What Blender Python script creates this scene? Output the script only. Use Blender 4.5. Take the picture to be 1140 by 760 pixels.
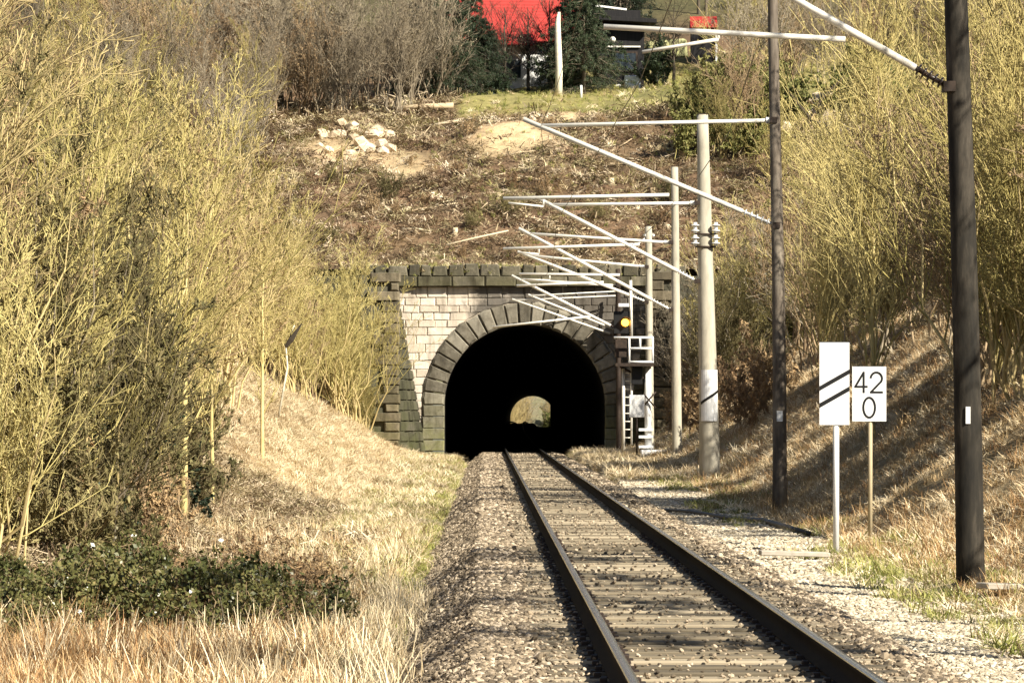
import bpy, bmesh, math, random
import numpy as np
from mathutils import Vector, Matrix

for o in list(bpy.data.objects): bpy.data.objects.remove(o)
scene = bpy.context.scene
C = scene.collection

# ------------------------------------------------------------------ camera, sky, sun, exposure
F, CX, HY, EYE = 4500.0, 570.0, 458.0, 1.635       # focal length in photo pixels, horizon row, eye height over the rail tops
cam_d = bpy.data.cameras.new('camera'); cam = bpy.data.objects.new('camera', cam_d); C.objects.link(cam)
cam.location = (0, 0, EYE); cam.rotation_euler = (math.radians(90), 0, 0)
cam_d.sensor_width = 36.0; cam_d.lens = F / 1140 * 36; cam_d.shift_y = (HY - 380) / 1140
cam_d.clip_start = 0.5; cam_d.clip_end = 6000
scene.camera = cam

SUN_EL, SUN_A = math.radians(37), math.radians(44)  # elevation; turn from due right (+X) towards behind the camera
sdir = Vector((math.cos(SUN_EL) * math.cos(SUN_A), -math.cos(SUN_EL) * math.sin(SUN_A), math.sin(SUN_EL)))
world = bpy.data.worlds.new('World'); scene.world = world; world.use_nodes = True
wn = world.node_tree.nodes; wn.clear()
sky = wn.new('ShaderNodeTexSky'); sky.sky_type = 'NISHITA'; sky.sun_disc = False
sky.sun_elevation = SUN_EL; sky.sun_rotation = math.atan2(sdir.x, sdir.y)
bg = wn.new('ShaderNodeBackground'); bg.inputs['Strength'].default_value = 0.05
wo = wn.new('ShaderNodeOutputWorld')
world.node_tree.links.new(sky.outputs[0], bg.inputs[0]); world.node_tree.links.new(bg.outputs[0], wo.inputs[0])
sun_d = bpy.data.lights.new('sun', 'SUN'); sun_d.energy = 5.0; sun_d.angle = math.radians(0.5); sun_d.color = (1.0, 0.93, 0.80)
sun = bpy.data.objects.new('sun', sun_d); C.objects.link(sun)
sun.rotation_euler = sdir.to_track_quat('Z', 'Y').to_euler(); sun.location = (40, -20, 60)
vs = scene.view_settings; vs.view_transform = 'Standard'; vs.look = 'None'; vs.gamma = 1; vs.use_curve_mapping = False
vs.exposure = 1.02
cy = scene.cycles; cy.max_bounces = 5; cy.diffuse_bounces = 2; cy.glossy_bounces = 2; cy.transmission_bounces = 2

rng = np.random.default_rng(7); random.seed(7)

# ------------------------------------------------------------------ helpers
def px(x, y, d): return Vector(((x - CX) * d / F, d, EYE + (HY - y) * d / F))
def tag(o, label=None, cat=None, group=None, kind=None):
    if label: o['label'] = label
    if cat: o['category'] = cat
    if group: o['group'] = group
    if kind: o['kind'] = kind
    return o
def empty(name, loc=(0, 0, 0), rz=0):
    o = bpy.data.objects.new(name, None); C.objects.link(o); o.location = loc; o.rotation_euler = (0, 0, rz); o.empty_display_size = .2
    return o
def link(name, me, parent=None, loc=None, mat=None):
    o = bpy.data.objects.new(name, me); C.objects.link(o)
    if mat is not None and not me.materials: me.materials.append(mat)
    if parent is not None: o.parent = parent
    if loc is not None: o.location = loc
    return o
def np_mesh(name, V, quads=None, tris=None, mats=None, midx=None, smooth=False):
    me = bpy.data.meshes.new(name)
    V = np.asarray(V, np.float32); me.vertices.add(len(V)); me.vertices.foreach_set('co', V.ravel())
    q = np.zeros((0, 4), np.int32) if quads is None else np.asarray(quads, np.int32).reshape(-1, 4)
    t = np.zeros((0, 3), np.int32) if tris is None else np.asarray(tris, np.int32).reshape(-1, 3)
    loops = np.concatenate([q.ravel(), t.ravel()]); me.loops.add(len(loops)); me.loops.foreach_set('vertex_index', loops)
    st = np.concatenate([np.arange(len(q)) * 4, len(q) * 4 + np.arange(len(t)) * 3]).astype(np.int32)
    me.polygons.add(len(q) + len(t)); me.polygons.foreach_set('loop_start', st)
    if midx is not None: me.polygons.foreach_set('material_index', np.asarray(midx, np.int32))
    if smooth: me.polygons.foreach_set('use_smooth', np.ones(len(st), bool))
    me.update(calc_edges=True); me.validate()
    for m in (mats or []): me.materials.append(m)
    return me
def bm_mesh(name, bm, mat=None, smooth=False):
    me = bpy.data.meshes.new(name); bmesh.ops.recalc_face_normals(bm, faces=bm.faces); bm.to_mesh(me); bm.free()
    if smooth:
        for p in me.polygons: p.use_smooth = True
    if mat: me.materials.append(mat)
    return me
def add_box(bm, c, s, bevel=0.0, rot=None):
    r = bmesh.ops.create_cube(bm, size=1.0); vs_ = r['verts']
    bmesh.ops.scale(bm, vec=s, verts=vs_)
    if rot is not None: bmesh.ops.rotate(bm, cent=(0, 0, 0), matrix=rot, verts=vs_)
    bmesh.ops.translate(bm, vec=c, verts=vs_)
    if bevel > 0:
        es = list({e for v in vs_ for e in v.link_edges})
        bmesh.ops.bevel(bm, geom=es, offset=bevel, segments=1, affect='EDGES')
def add_tube(bm, a, b, r0, r1=None, n=8):
    a, b = Vector(a), Vector(b); r1 = r0 if r1 is None else r1
    d = b - a; L = d.length
    if L < 1e-6: return
    q = d.to_track_quat('Z', 'Y').to_matrix().to_4x4(); q.translation = (a + b) / 2
    bmesh.ops.create_cone(bm, cap_ends=True, segments=n, radius1=r0, radius2=r1, depth=L, matrix=q)
def add_poly_tube(bm, pts, radii, n=10):
    rings = []
    for i, p in enumerate(pts):
        p = Vector(p); t = (Vector(pts[min(i + 1, len(pts) - 1)]) - Vector(pts[max(i - 1, 0)])).normalized()
        a = t.orthogonal().normalized() if abs(t.z) < .95 else t.cross(Vector((0, 1, 0))).normalized(); b = t.cross(a)
        rings.append([bm.verts.new(p + radii[i] * (math.cos(k * 2 * math.pi / n) * a + math.sin(k * 2 * math.pi / n) * b)) for k in range(n)])
    for r0, r1 in zip(rings, rings[1:]):
        for k in range(n): bm.faces.new((r0[k], r0[(k + 1) % n], r1[(k + 1) % n], r1[k]))
    bm.faces.new(rings[0][::-1]); bm.faces.new(rings[-1])
def box_obj(name, c, s, mat, parent=None, bevel=0.0, rot=None):
    bm = bmesh.new(); add_box(bm, (0, 0, 0), s, bevel, rot); return link(name, bm_mesh(name, bm, mat), parent, c)
def tube_obj(name, a, b, r0, mat, parent=None, r1=None, n=8):
    a = Vector(a); bm = bmesh.new(); add_tube(bm, (0, 0, 0), Vector(b) - a, r0, r1, n); return link(name, bm_mesh(name, bm, mat, True), parent, a)
def smooth(x): x = np.clip(x, 0, 1); return x * x * (3 - 2 * x)
def softplus(x, k=.5): return k * np.log1p(np.exp(np.clip(np.asarray(x) / k, -40, 40)))
_tab = np.random.default_rng(3).random((256, 256))
def vnoise(x, y):
    x = np.asarray(x, float); y = np.asarray(y, float); xi = np.floor(x).astype(int); yi = np.floor(y).astype(int)
    fx = smooth(x - xi); fy = smooth(y - yi); g = lambda a, b: _tab[a & 255, b & 255]
    return (g(xi, yi) * (1 - fx) + g(xi + 1, yi) * fx) * (1 - fy) + (g(xi, yi + 1) * (1 - fx) + g(xi + 1, yi + 1) * fx) * fy - .5
def fnoise(x, y): return vnoise(x, y) + .5 * vnoise(x * 2.1 + 7, y * 2.1 + 3) + .25 * vnoise(x * 4.3 + 1, y * 4.3 + 9)

# ------------------------------------------------------------------ materials
class NT:
    def __init__(s, name):
        s.m = bpy.data.materials.new(name); s.m.use_nodes = True; s.t = s.m.node_tree; s.n = s.t.nodes
        s.b = s.n['Principled BSDF']; s.b.inputs['Specular IOR Level'].default_value = .3
    def L(s, a, b): s.t.links.new(a, b)
    def noise(s, scale, detail=4, rough=.6, coord='Object', stretch=None):
        tc_ = s.n.new('ShaderNodeTexCoord'); nz = s.n.new('ShaderNodeTexNoise')
        nz.inputs['Scale'].default_value = scale; nz.inputs['Detail'].default_value = detail; nz.inputs['Roughness'].default_value = rough
        src = tc_.outputs[coord]
        if coord == 'World':
            pass
        if stretch:
            mp = s.n.new('ShaderNodeMapping'); mp.inputs['Scale'].default_value = stretch; s.L(src, mp.inputs[0]); src = mp.outputs[0]
        s.L(src, nz.inputs['Vector']); return nz.outputs['Fac']
    def wnoise(s, scale, detail=4, rough=.6, stretch=None):
        g = s.n.new('ShaderNodeNewGeometry'); nz = s.n.new('ShaderNodeTexNoise')
        nz.inputs['Scale'].default_value = scale; nz.inputs['Detail'].default_value = detail; nz.inputs['Roughness'].default_value = rough
        src = g.outputs['Position']
        if stretch:
            mp = s.n.new('ShaderNodeMapping'); mp.inputs['Scale'].default_value = stretch; s.L(src, mp.inputs[0]); src = mp.outputs[0]
        s.L(src, nz.inputs['Vector']); return nz.outputs['Fac']
    def rand(s): return s.n.new('ShaderNodeObjectInfo').outputs['Random']
    def ramp(s, fac, stops):
        r = s.n.new('ShaderNodeValToRGB'); e = r.color_ramp.elements
        while len(e) < len(stops): e.new(.5)
        for el, (p, c) in zip(e, stops): el.position = p; el.color = (*c, 1)
        s.L(fac, r.inputs[0]); return r.outputs[0]
    def mix(s, fac, a, b, mode='MIX'):
        m = s.n.new('ShaderNodeMix'); m.data_type = 'RGBA'; m.blend_type = mode
        for sock, v in ((m.inputs[0], fac), (m.inputs[6], a), (m.inputs[7], b)):
            if isinstance(v, (int, float)): sock.default_value = v
            elif isinstance(v, tuple): sock.default_value = (*v, 1)
            else: s.L(v, sock)
        return m.outputs[2]
    def math(s, op, a, b=0.0):
        m = s.n.new('ShaderNodeMath'); m.operation = op
        for sock, v in ((m.inputs[0], a), (m.inputs[1], b)):
            if isinstance(v, (int, float)): sock.default_value = v
            else: s.L(v, sock)
        return m.outputs[0]
    def bump(s, h, strength=.4, dist=.02):
        b = s.n.new('ShaderNodeBump'); b.inputs['Strength'].default_value = strength; b.inputs['Distance'].default_value = dist
        s.L(h, b.inputs['Height']); s.L(b.outputs[0], s.b.inputs['Normal'])
    def col(s, c, rough=.8):
        if isinstance(c, tuple): s.b.inputs['Base Color'].default_value = (*c, 1)
        else: s.L(c, s.b.inputs['Base Color'])
        s.b.inputs['Roughness'].default_value = rough; return s
def vary(name, stops, scale=3, rough=.85, rw=.6, bump=None, stretch=None, detail=4, coord='Object'):
    """colour from a ramp over noise + a value of its own for each object"""
    t = NT(name); n = t.noise(scale, detail, .65, coord, stretch)
    f = t.math('ADD', t.math('MULTIPLY', n, 1 - rw), t.math('MULTIPLY', t.rand(), rw)) if rw > 0 else n
    t.col(t.ramp(f, stops), rough)
    if bump: t.bump(n, bump[0], bump[1])
    return t.m
M = {}
M['twig_olive'] = vary('twig_olive', [(.15, (.15, .125, .040)), (.5, (.39, .325, .11)), (.85, (.62, .53, .22))], 1.2, .8, .5)
M['twig_straw'] = vary('twig_straw', [(.15, (.30, .22, .10)), (.5, (.52, .41, .19)), (.85, (.68, .55, .28))], 1.2, .8, .5)
M['twig_brown'] = vary('twig_brown', [(.15, (.13, .085, .05)), (.5, (.30, .21, .12)), (.85, (.44, .33, .20))], 1.2, .85, .5)
M['twig_grey'] = vary('twig_grey', [(.15, (.12, .10, .07)), (.5, (.27, .22, .15)), (.85, (.42, .36, .26))], 1.2, .85, .5)
M['twig_yellow'] = vary('twig_yellow', [(.15, (.34, .27, .10)), (.5, (.56, .46, .18)), (.85, (.72, .61, .29))], 1.2, .75, .4)
M['bud_olive'] = vary('bud_olive', [(.15, (.19, .15, .06)), (.5, (.36, .28, .11)), (.85, (.52, .42, .19))], .8, .8, .4)
M['bud_brown'] = vary('bud_brown', [(.15, (.20, .11, .06)), (.5, (.36, .24, .12)), (.85, (.52, .38, .20))], .8, .8, .4)
M['bud_grey'] = vary('bud_grey', [(.15, (.14, .11, .07)), (.5, (.27, .22, .13)), (.85, (.40, .34, .22))], .8, .8, .4)
M['bark_yellow'] = vary('bark_yellow', [(.3, (.24, .19, .09)), (.5, (.58, .47, .20)), (.75, (.74, .62, .32))], 5, .75, .25, (.3, .02), (1, 1, .35))
M['bark_dark'] = vary('bark_dark', [(.3, (.05, .04, .03)), (.6, (.16, .13, .09)), (.8, (.26, .22, .16))], 5, .9, .3, (.4, .02), (1, 1, .3))
M['bark_birch'] = vary('bark_birch', [(.3, (.30, .27, .2)), (.45, (.72, .66, .5)), (.7, (.82, .78, .64))], 4, .7, .1, (.2, .01), (.3, .3, 2.0))
M['conifer'] = vary('conifer_needles', [(.2, (.008, .015, .007)), (.5, (.024, .040, .017)), (.85, (.07, .09, .04))], 1.5, .6, .3)
M['leaf_bramble'] = vary('bramble_leaf', [(.2, (.025, .032, .012)), (.42, (.075, .085, .028)), (.58, (.15, .14, .05)), (.8, (.30, .20, .09))], 14, .3, .25)
M['leaf_moss'] = vary('moss_leaf', [(.2, (.07, .085, .02)), (.5, (.17, .17, .05)), (.85, (.30, .27, .10))], 2, .7, .4)
M['grass_straw'] = vary('grass_straw', [(.1, (.34, .25, .14)), (.5, (.70, .56, .34)), (.9, (.90, .78, .55))], .6, .75, .75)
M['grass_rust'] = vary('grass_rust', [(.1, (.16, .075, .03)), (.5, (.44, .26, .11)), (.9, (.74, .54, .28))], .6, .75, .75)
M['grass_green'] = vary('grass_green', [(.1, (.13, .15, .03)), (.5, (.27, .27, .07)), (.9, (.44, .40, .14))], .6, .75, .75)
M['litter'] = vary('leaf_litter', [(.1, (.07, .045, .025)), (.35, (.20, .135, .08)), (.55, (.30, .26, .13)), (.75, (.42, .32, .20)), (.95, (.74, .62, .45))], 1.5, .85, .8)
M['ballast_stone'] = vary('ballast_stone', [(.05, (.050, .039, .027)), (.4, (.175, .135, .088)), (.7, (.35, .275, .185)), (.95, (.64, .53, .39))], 9, .85, .8)
M['pale_gravel'] = vary('pale_gravel', [(.05, (.20, .165, .11)), (.4, (.44, .37, .26)), (.8, (.64, .56, .42)), (.97, (.82, .75, .60))], 9, .85, .8)
M['rock'] = vary('pale_rock', [(.2, (.40, .31, .20)), (.5, (.62, .50, .34)), (.8, (.78, .67, .50))], 2.5, .85, .5, (.5, .05))
M['log'] = vary('log_wood', [(.2, (.30, .21, .12)), (.5, (.56, .44, .28)), (.8, (.76, .64, .44))], 4, .8, .5, (.3, .02), (1, 1, .2))
M['cut_wood'] = vary('cut_wood', [(.2, (.60, .45, .25)), (.8, (.82, .68, .45))], 6, .8, .4)
M['dark_branch'] = vary('dark_branch', [(.2, (.02, .017, .012)), (.8, (.08, .06, .04))], 4, .9, .4)
M['sleeper'] = vary('sleeper_wood', [(.2, (.11, .090, .060)), (.45, (.215, .175, .115)), (.7, (.32, .265, .18)), (.9, (.43, .36, .25))], 3, .9, .6, (.5, .02), (.35, 6, 6), 6)
M['dark_steel'] = vary('rusty_steel', [(.3, (.020, .014, .010)), (.7, (.055, .036, .025))], 8, .7, 0)
M['concrete'] = vary('mast_concrete', [(.25, (.28, .26, .20)), (.5, (.44, .40, .31)), (.75, (.54, .50, .40))], 2.2, .85, 0, (.2, .01), (2, 2, .5), 6)
M['wood_pole'] = vary('tarred_pole', [(.36, (.010, .009, .007)), (.5, (.026, .022, .016)), (.62, (.060, .050, .037)), (.78, (.13, .115, .09))], 2.0, .85, 0, (.5, .02), (2.5, 2.5, .5), 7)  # near-black wood tone with lighter mottling
M['old_wood'] = vary('weathered_pole', [(.3, (.06, .048, .035)), (.5, (.16, .13, .10)), (.72, (.30, .26, .20))], 2.0, .85, 0, (.5, .02), (2.5, 2.5, .5), 7)
def plain(name, c, rough=.6, metal=0.0, spec=.3):
    t = NT(name); n = t.noise(14, 3)
    t.col(t.mix(n, tuple(v * .82 for v in c), tuple(min(1, v * 1.1) for v in c)), rough)
    t.b.inputs['Metallic'].default_value = metal; t.b.inputs['Specular IOR Level'].default_value = spec; return t.m
M['galv'] = plain('galvanised_tube', (.80, .76, .66), .5, .1, .5)
M['white'] = plain('white_enamel', (.80, .80, .78), .4)
M['black'] = plain('black_paint', (.012, .012, .012), .5)
M['insul_dark'] = plain('brown_porcelain', (.035, .022, .015), .25, 0, .5)
M['insul_white'] = plain('white_porcelain', (.80, .79, .75), .3, 0, .5)
M['rail_side'] = vary('rail_web', [(.3, (.006, .0045, .004)), (.7, (.017, .012, .009))], 5, .8, 0)
M['wire'] = plain('wire_copper', (.16, .15, .12), .6)
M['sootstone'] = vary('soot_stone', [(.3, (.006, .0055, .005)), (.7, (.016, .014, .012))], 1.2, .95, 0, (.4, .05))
M['rail_side'].node_tree.nodes['Principled BSDF'].inputs['Specular IOR Level'].default_value = .06
t = NT('rail_head'); t.col((.55, .53, .50), .22); t.b.inputs['Metallic'].default_value = 1.0; M['rail_head'] = t.m
t = NT('signal_lamp'); t.col((.9, .5, .05), .3); t.b.inputs['Emission Color'].default_value = (1, .40, .03, 1); t.b.inputs['Emission Strength'].default_value = 6.0; M['lamp'] = t.m

def stone_mat(name, stops, moss, moss_lo, moss_hi, soot=None):
    """ashlar: each block has its own tone; damp moss low down and soot stains in ragged patches"""
    t = NT(name); n = t.wnoise(3.5, 7, .75); f = t.math('ADD', t.math('MULTIPLY', n, .75), t.math('MULTIPLY', t.rand(), .32))
    c = t.ramp(f, stops); g = t.n.new('ShaderNodeNewGeometry'); sp = t.n.new('ShaderNodeSeparateXYZ'); t.L(g.outputs['Position'], sp.inputs[0])
    w = t.wnoise(.9, 5, .65)
    if soot:
        sx, sz, sr = soot
        dx = t.math('POWER', t.math('SUBTRACT', sp.outputs['X'], sx), 2.0); dz = t.math('POWER', t.math('MULTIPLY', t.math('SUBTRACT', sp.outputs['Z'], sz), 1.2), 2.0)
        r = t.math('SQRT', t.math('ADD', dx, dz)); s_ = t.math('SUBTRACT', t.math('ADD', 1.0, t.math('MULTIPLY', t.math('SUBTRACT', w, .5), 1.6)), t.math('DIVIDE', r, sr))
        s2 = t.n.new('ShaderNodeClamp'); t.L(t.math('MULTIPLY', s_, 3.0), s2.inputs[0]); c = t.mix(t.math('MULTIPLY', s2.outputs[0], .85), c, (.045, .04, .033))
    z = t.n.new('ShaderNodeMapRange'); z.inputs[1].default_value = moss_hi; z.inputs[2].default_value = moss_lo; t.L(t.math('ADD', sp.outputs['Z'], t.math('MULTIPLY', w, 2.0)), z.inputs[0])
    mm = t.math('MULTIPLY', z.outputs[0], t.ramp(w, [(.35, (0, 0, 0)), (.6, (1, 1, 1))]))
    c = t.mix(mm, c, moss)
    dr = t.wnoise(1.0, 5, .6, (2.2, 2.2, .35)); c = t.mix(1.0, c, t.ramp(dr, [(.30, (.42, .40, .36)), (.48, (.95, .95, .95)), (.7, (1.12, 1.1, 1.08))]), 'MULTIPLY')   # rain streaks
    t.col(c, .9); t.bump(n, .8, .05); return t.m
M['ashlar'] = stone_mat('portal_ashlar', [(.2, (.40, .34, .26)), (.5, (.58, .50, .40)), (.75, (.70, .63, .53)), (.9, (.84, .80, .72))], (.10, .10, .04), .2, 2.6, (2.4, 6.3, 5.2))
M['vouss'] = stone_mat('voussoir_stone', [(.15, (.045, .04, .03)), (.45, (.13, .115, .085)), (.75, (.27, .245, .19)), (.9, (.40, .37, .30))], (.17, .18, .05), .3, 3.6)
M['coping'] = stone_mat('coping_stone', [(.2, (.035, .031, .022)), (.5, (.09, .08, .055)), (.8, (.24, .21, .15))], (.12, .11, .045), 7.6, 9)
M['wing'] = stone_mat('wing_stone', [(.2, (.030, .028, .018)), (.5, (.065, .060, .040)), (.8, (.12, .11, .075))], (.06, .065, .022), .2, 6)
M['quoin'] = stone_mat('quoin_stone', [(.2, (.05, .042, .028)), (.5, (.12, .10, .065)), (.8, (.26, .215, .14))], (.11, .10, .04), .5, 5)
M['mortar'] = stone_mat('mortar', [(.2, (.30, .25, .19)), (.8, (.46, .40, .31))], (.06, .06, .03), .2, 2.6)

# ------------------------------------------------------------------ the lie of the land
YP, YE = 175.0, 630.0                              # near and far tunnel portals
def tcx(Y):
    Y = np.asarray(Y, float); s = np.clip(Y - YP, 0, YE - YP)
    return 1.66 - .0067 * Y + 2.75e-5 * s * s + 2 * 2.75e-5 * (YE - YP) * np.clip(Y - YE, 0, 1e9)
def tz(Y): return np.interp(Y, [180, 300, 400, 440, 500, 630], [0, .32, .60, .60, .30, -1.35])
def H_front(X, Y):
    u = X - tcx(Y); nz = fnoise(X * .45, Y * .45)
    zl = -.74 + .42 * smooth((Y - 90) / 70) + .10 * nz
    zr = -.50 + .42 * smooth((Y - 92) / 40) + .05 * nz
    fl = np.interp(Y, [-50, 30, 55, 72, 90, 115, 140, 162], [-9.5, -8.6, -7.4, -6.4, -5.7, -5.3, -5.0, -4.9]) + .6 * vnoise(Y * .11, 3.3)
    fr = 4.75 + .5 * vnoise(Y * .09, 8.1)
    left = zl + .60 * softplus(fl - u, .45); right = zr + (.72 + .0 * Y) * softplus(u - fr, .35)
    mid = -.85 + 0 * u
    w1 = smooth((u + 2.9) / .7); w2 = smooth((u - 1.75) / .35)
    z = left * (1 - w1) + mid * w1; z = np.where(u > 0, mid * (1 - w2) + right * w2, z)
    capz = 9.0 + .28 * np.clip(np.abs(u) - 16, 0, 80) + 1.5 * fnoise(X * .08, Y * .08)
    k = .8; z = -k * np.log(np.exp(-np.clip(z, -3, 60) / k) + np.exp(-capz / k))
    z = z + np.where(np.abs(u) > 5.5, .35 * fnoise(X * .3 + 5, Y * .3), 0)
    return z
def H_hill(X, Y):
    u = X - .5
    prof = np.interp(Y, [170, 177.5, 180, 188, 196, 199, 207, 216, 235, 260, 300, 350, 500, 600, 631], [7.6, 7.9, 8.7, 12.2, 15.4, 16.1, 17.6, 18.4, 22.5, 30, 41, 48, 50, 27, 8.5])
    tilt = .055 * np.clip(X, -12, 14) * smooth((Y - 182) / 16)
    side = .34 * np.clip(np.abs(u) - 16, 0, 60) * (1 - smooth((Y - 185) / 25))
    return prof + tilt + side + .7 * fnoise(X * .22, Y * .22) * smooth((Y - 178) / 5) * (1 - smooth((Y - 600) / 20))
def H_back(X, Y):
    u = X - tcx(Y)
    z = -2.1 + .55 * softplus(np.abs(u) - 4.2, .5); z = np.minimum(z, 13 + .05 * np.abs(u)) + .3 * fnoise(X * .3, Y * .3)
    return z + np.interp(Y, [YE, 690, 760, 1500], [0, 0, 26, 60])
def Hgt(X, Y):
    X = np.asarray(X, float); Y = np.asarray(Y, float)
    return np.where(Y < YP + 1, H_front(X, Y), np.where(Y < YE + 1, H_hill(X, Y), H_back(X, Y)))

def ground_mat(name):
    t = NT(name); a = t.n.new('ShaderNodeAttribute'); a.attribute_name = 'ground'
    n = t.wnoise(2.2, 8, .75); n2 = t.wnoise(.35, 4, .6)
    c = t.mix(1.0, a.outputs['Color'], t.ramp(n, [(.25, (.35, .33, .30)), (.5, (.9, .9, .9)), (.75, (1.35, 1.3, 1.25))]), 'MULTIPLY')
    c = t.mix(1.0, c, t.ramp(n2, [(.3, (.75, .78, .75)), (.7, (1.15, 1.1, 1.1))]), 'MULTIPLY')
    t.col(c, .95); t.bump(n, .8, .12); return t.m
M['ground'] = ground_mat('ground_soil')
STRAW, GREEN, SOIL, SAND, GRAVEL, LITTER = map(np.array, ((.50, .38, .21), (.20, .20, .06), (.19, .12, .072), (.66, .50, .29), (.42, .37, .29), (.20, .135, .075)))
def blob(X, Y, x0, y0, rx, ry): return smooth(1.25 - np.sqrt(((X - x0) / rx) ** 2 + ((Y - y0) / ry) ** 2) + .5 * fnoise(X * .6, Y * .6))
def colour_front(X, Y):
    u = X - tcx(Y); n = fnoise(X * .5, Y * .25)[..., None]
    c = np.where((u > 0)[..., None], STRAW * .9, STRAW) * np.ones_like(n)
    gl = (smooth((u + 5.2) / 1.2) * smooth((-2.2 - u) / .6) * .9)[..., None] * (.7 + .8 * n); c = c * (1 - np.clip(gl, 0, 1)) + GREEN * np.clip(gl, 0, 1)
    gr = ((u > 0) * smooth((3.9 + .5 * n[..., 0] - u) / .5) * smooth((112 - Y) / 14))[..., None]; c = c * (1 - gr) + GRAVEL * gr
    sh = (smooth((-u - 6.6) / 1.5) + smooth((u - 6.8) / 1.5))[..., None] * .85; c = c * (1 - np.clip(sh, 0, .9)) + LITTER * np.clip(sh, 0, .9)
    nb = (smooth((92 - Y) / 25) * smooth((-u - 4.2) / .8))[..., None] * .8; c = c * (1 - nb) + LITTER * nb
    return c
SANDS = ((-.2, 194.2, 3.0, 2.9, SAND), (-5.0, 192.0, 1.6, 2.0, SAND * .7), (-8.2, 194.2, 2.6, 3.0, SAND), (14.8, 194.5, 2.2, 3.0, SAND * .8), (2.6, 198.0, 1.6, 1.5, SAND))
def sandy(X, Y): return np.max([blob(X, Y, a, b, c, d) for a, b, c, d, _ in SANDS], 0) > .45
def colour_hill(X, Y):
    c = np.ones(X.shape + (3,)) * SOIL; c = c + (LITTER - SOIL) * smooth(.5 + fnoise(X * .3, Y * .3))[..., None]
    g = (smooth((Y + .25 * np.clip(X, -15, 15) - 199) / 2) * (X > -3) * smooth((232 - Y) / 10) * .95)[..., None]; c = c * (1 - g) + np.array((.30, .27, .10)) * g
    for x0, y0, rx, ry, k in SANDS:
        b = blob(X, Y, x0, y0, rx, ry)[..., None]; c = c * (1 - b) + k * b
    f = smooth((Y - 234) / 12)[..., None]; c = c * (1 - f) + np.array((.11, .10, .045)) * f
    return c
def terrain(name, xs, ys, hf, cf):
    X, Y = np.meshgrid(xs, ys); V = np.stack([X, Y, hf(X, Y)], -1).reshape(-1, 3); nx, ny = len(xs), len(ys)
    i = (np.arange(ny - 1)[:, None] * nx + np.arange(nx - 1)[None]).ravel()
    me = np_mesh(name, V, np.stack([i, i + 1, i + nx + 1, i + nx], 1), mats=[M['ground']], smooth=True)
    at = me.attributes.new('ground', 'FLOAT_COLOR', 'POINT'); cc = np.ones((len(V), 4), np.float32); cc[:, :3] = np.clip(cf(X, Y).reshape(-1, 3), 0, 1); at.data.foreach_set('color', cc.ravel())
    return tag(link(name, me), kind='structure')
xs = np.concatenate([[-1500, -600, -250, -120, -80, -60, -48, -40, -34], np.arange(-30, 30.01, .45), [34, 40, 48, 60, 80, 120, 250, 600, 1500]])
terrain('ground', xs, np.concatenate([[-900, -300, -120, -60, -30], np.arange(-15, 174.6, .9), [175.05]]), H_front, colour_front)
terrain('hillside', xs, np.concatenate([np.arange(175.6, 240, .7), np.arange(240, 300, 3), np.arange(300, 631, 12), [631]]), H_hill, colour_hill)
terrain('far_valley', xs, np.concatenate([np.arange(630.2, 780, 3), [850, 1000, 1300, 2500]]), H_back, lambda X, Y: np.ones(X.shape + (3,)) * np.array((.20, .19, .11)))

# ------------------------------------------------------------------ ballast, rails, sleepers
def strip(name, prof, ys, mat, parent=None, mats=None, pm=None, sm=False, closed=False):
    """sweep a profile of (u, z) along the track"""
    n = len(prof); ys = np.asarray(ys, float); x0 = tcx(ys); z0 = tz(ys)
    P = np.array(prof); V = np.stack([x0[:, None] + P[None, :, 0], np.repeat(ys[:, None], n, 1), z0[:, None] + P[None, :, 1]], -1).reshape(-1, 3)
    m = n if closed else n - 1; k = np.arange(m); i = np.arange(len(ys) - 1)[:, None] * n
    a = i + k[None]; b = i + ((k + 1) % n)[None]; q = np.stack([a, b, b + n, a + n], -1).reshape(-1, 4)
    me = np_mesh(name, V, q, mats=mats or [mat], midx=np.tile(pm, len(ys) - 1) if pm is not None else None, smooth=sm)
    return link(name, me, parent)
t = NT('ballast_bed'); n = t.wnoise(11, 6, .8); n2 = t.wnoise(1.1, 3, .5)
t.col(t.mix(1.0, t.ramp(n, [(.3, (.09, .067, .044)), (.5, (.25, .19, .12)), (.7, (.38, .30, .20))]), t.ramp(n2, [(.3, (.8, .78, .74)), (.7, (1.15, 1.1, 1.05))]), 'MULTIPLY'), .95); t.bump(n, 1.0, .06); M['ballast'] = t.m
ysb = np.concatenate([np.arange(-12, 180, 1.0), np.arange(180, 800, 8)])
def ballast_z(u): return np.interp(u, [-2.75, -2.3, -1.75, -1.25, -.6, .6, 1.25, 1.62, 2.05], [-.95, -.62, -.21, -.205, -.235, -.235, -.205, -.23, -.60])
b_u = [-2.75, -2.3, -1.75, -1.25, -.9, -.6, 0, .6, .9, 1.25, 1.62, 2.05]
tag(strip('track_bed', [(u, float(ballast_z(u))) for u in b_u], ysb, M['ballast'], sm=True), kind='structure')
track = empty('railway_track', (float(tcx(24)), 24, -.2)); tag(track, 'single straight railway track running into the tunnel mouth', 'railway track')
def child_keep(o, p): o.parent = p; o.matrix_parent_inverse = Matrix.Translation(p.location).inverted()
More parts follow.
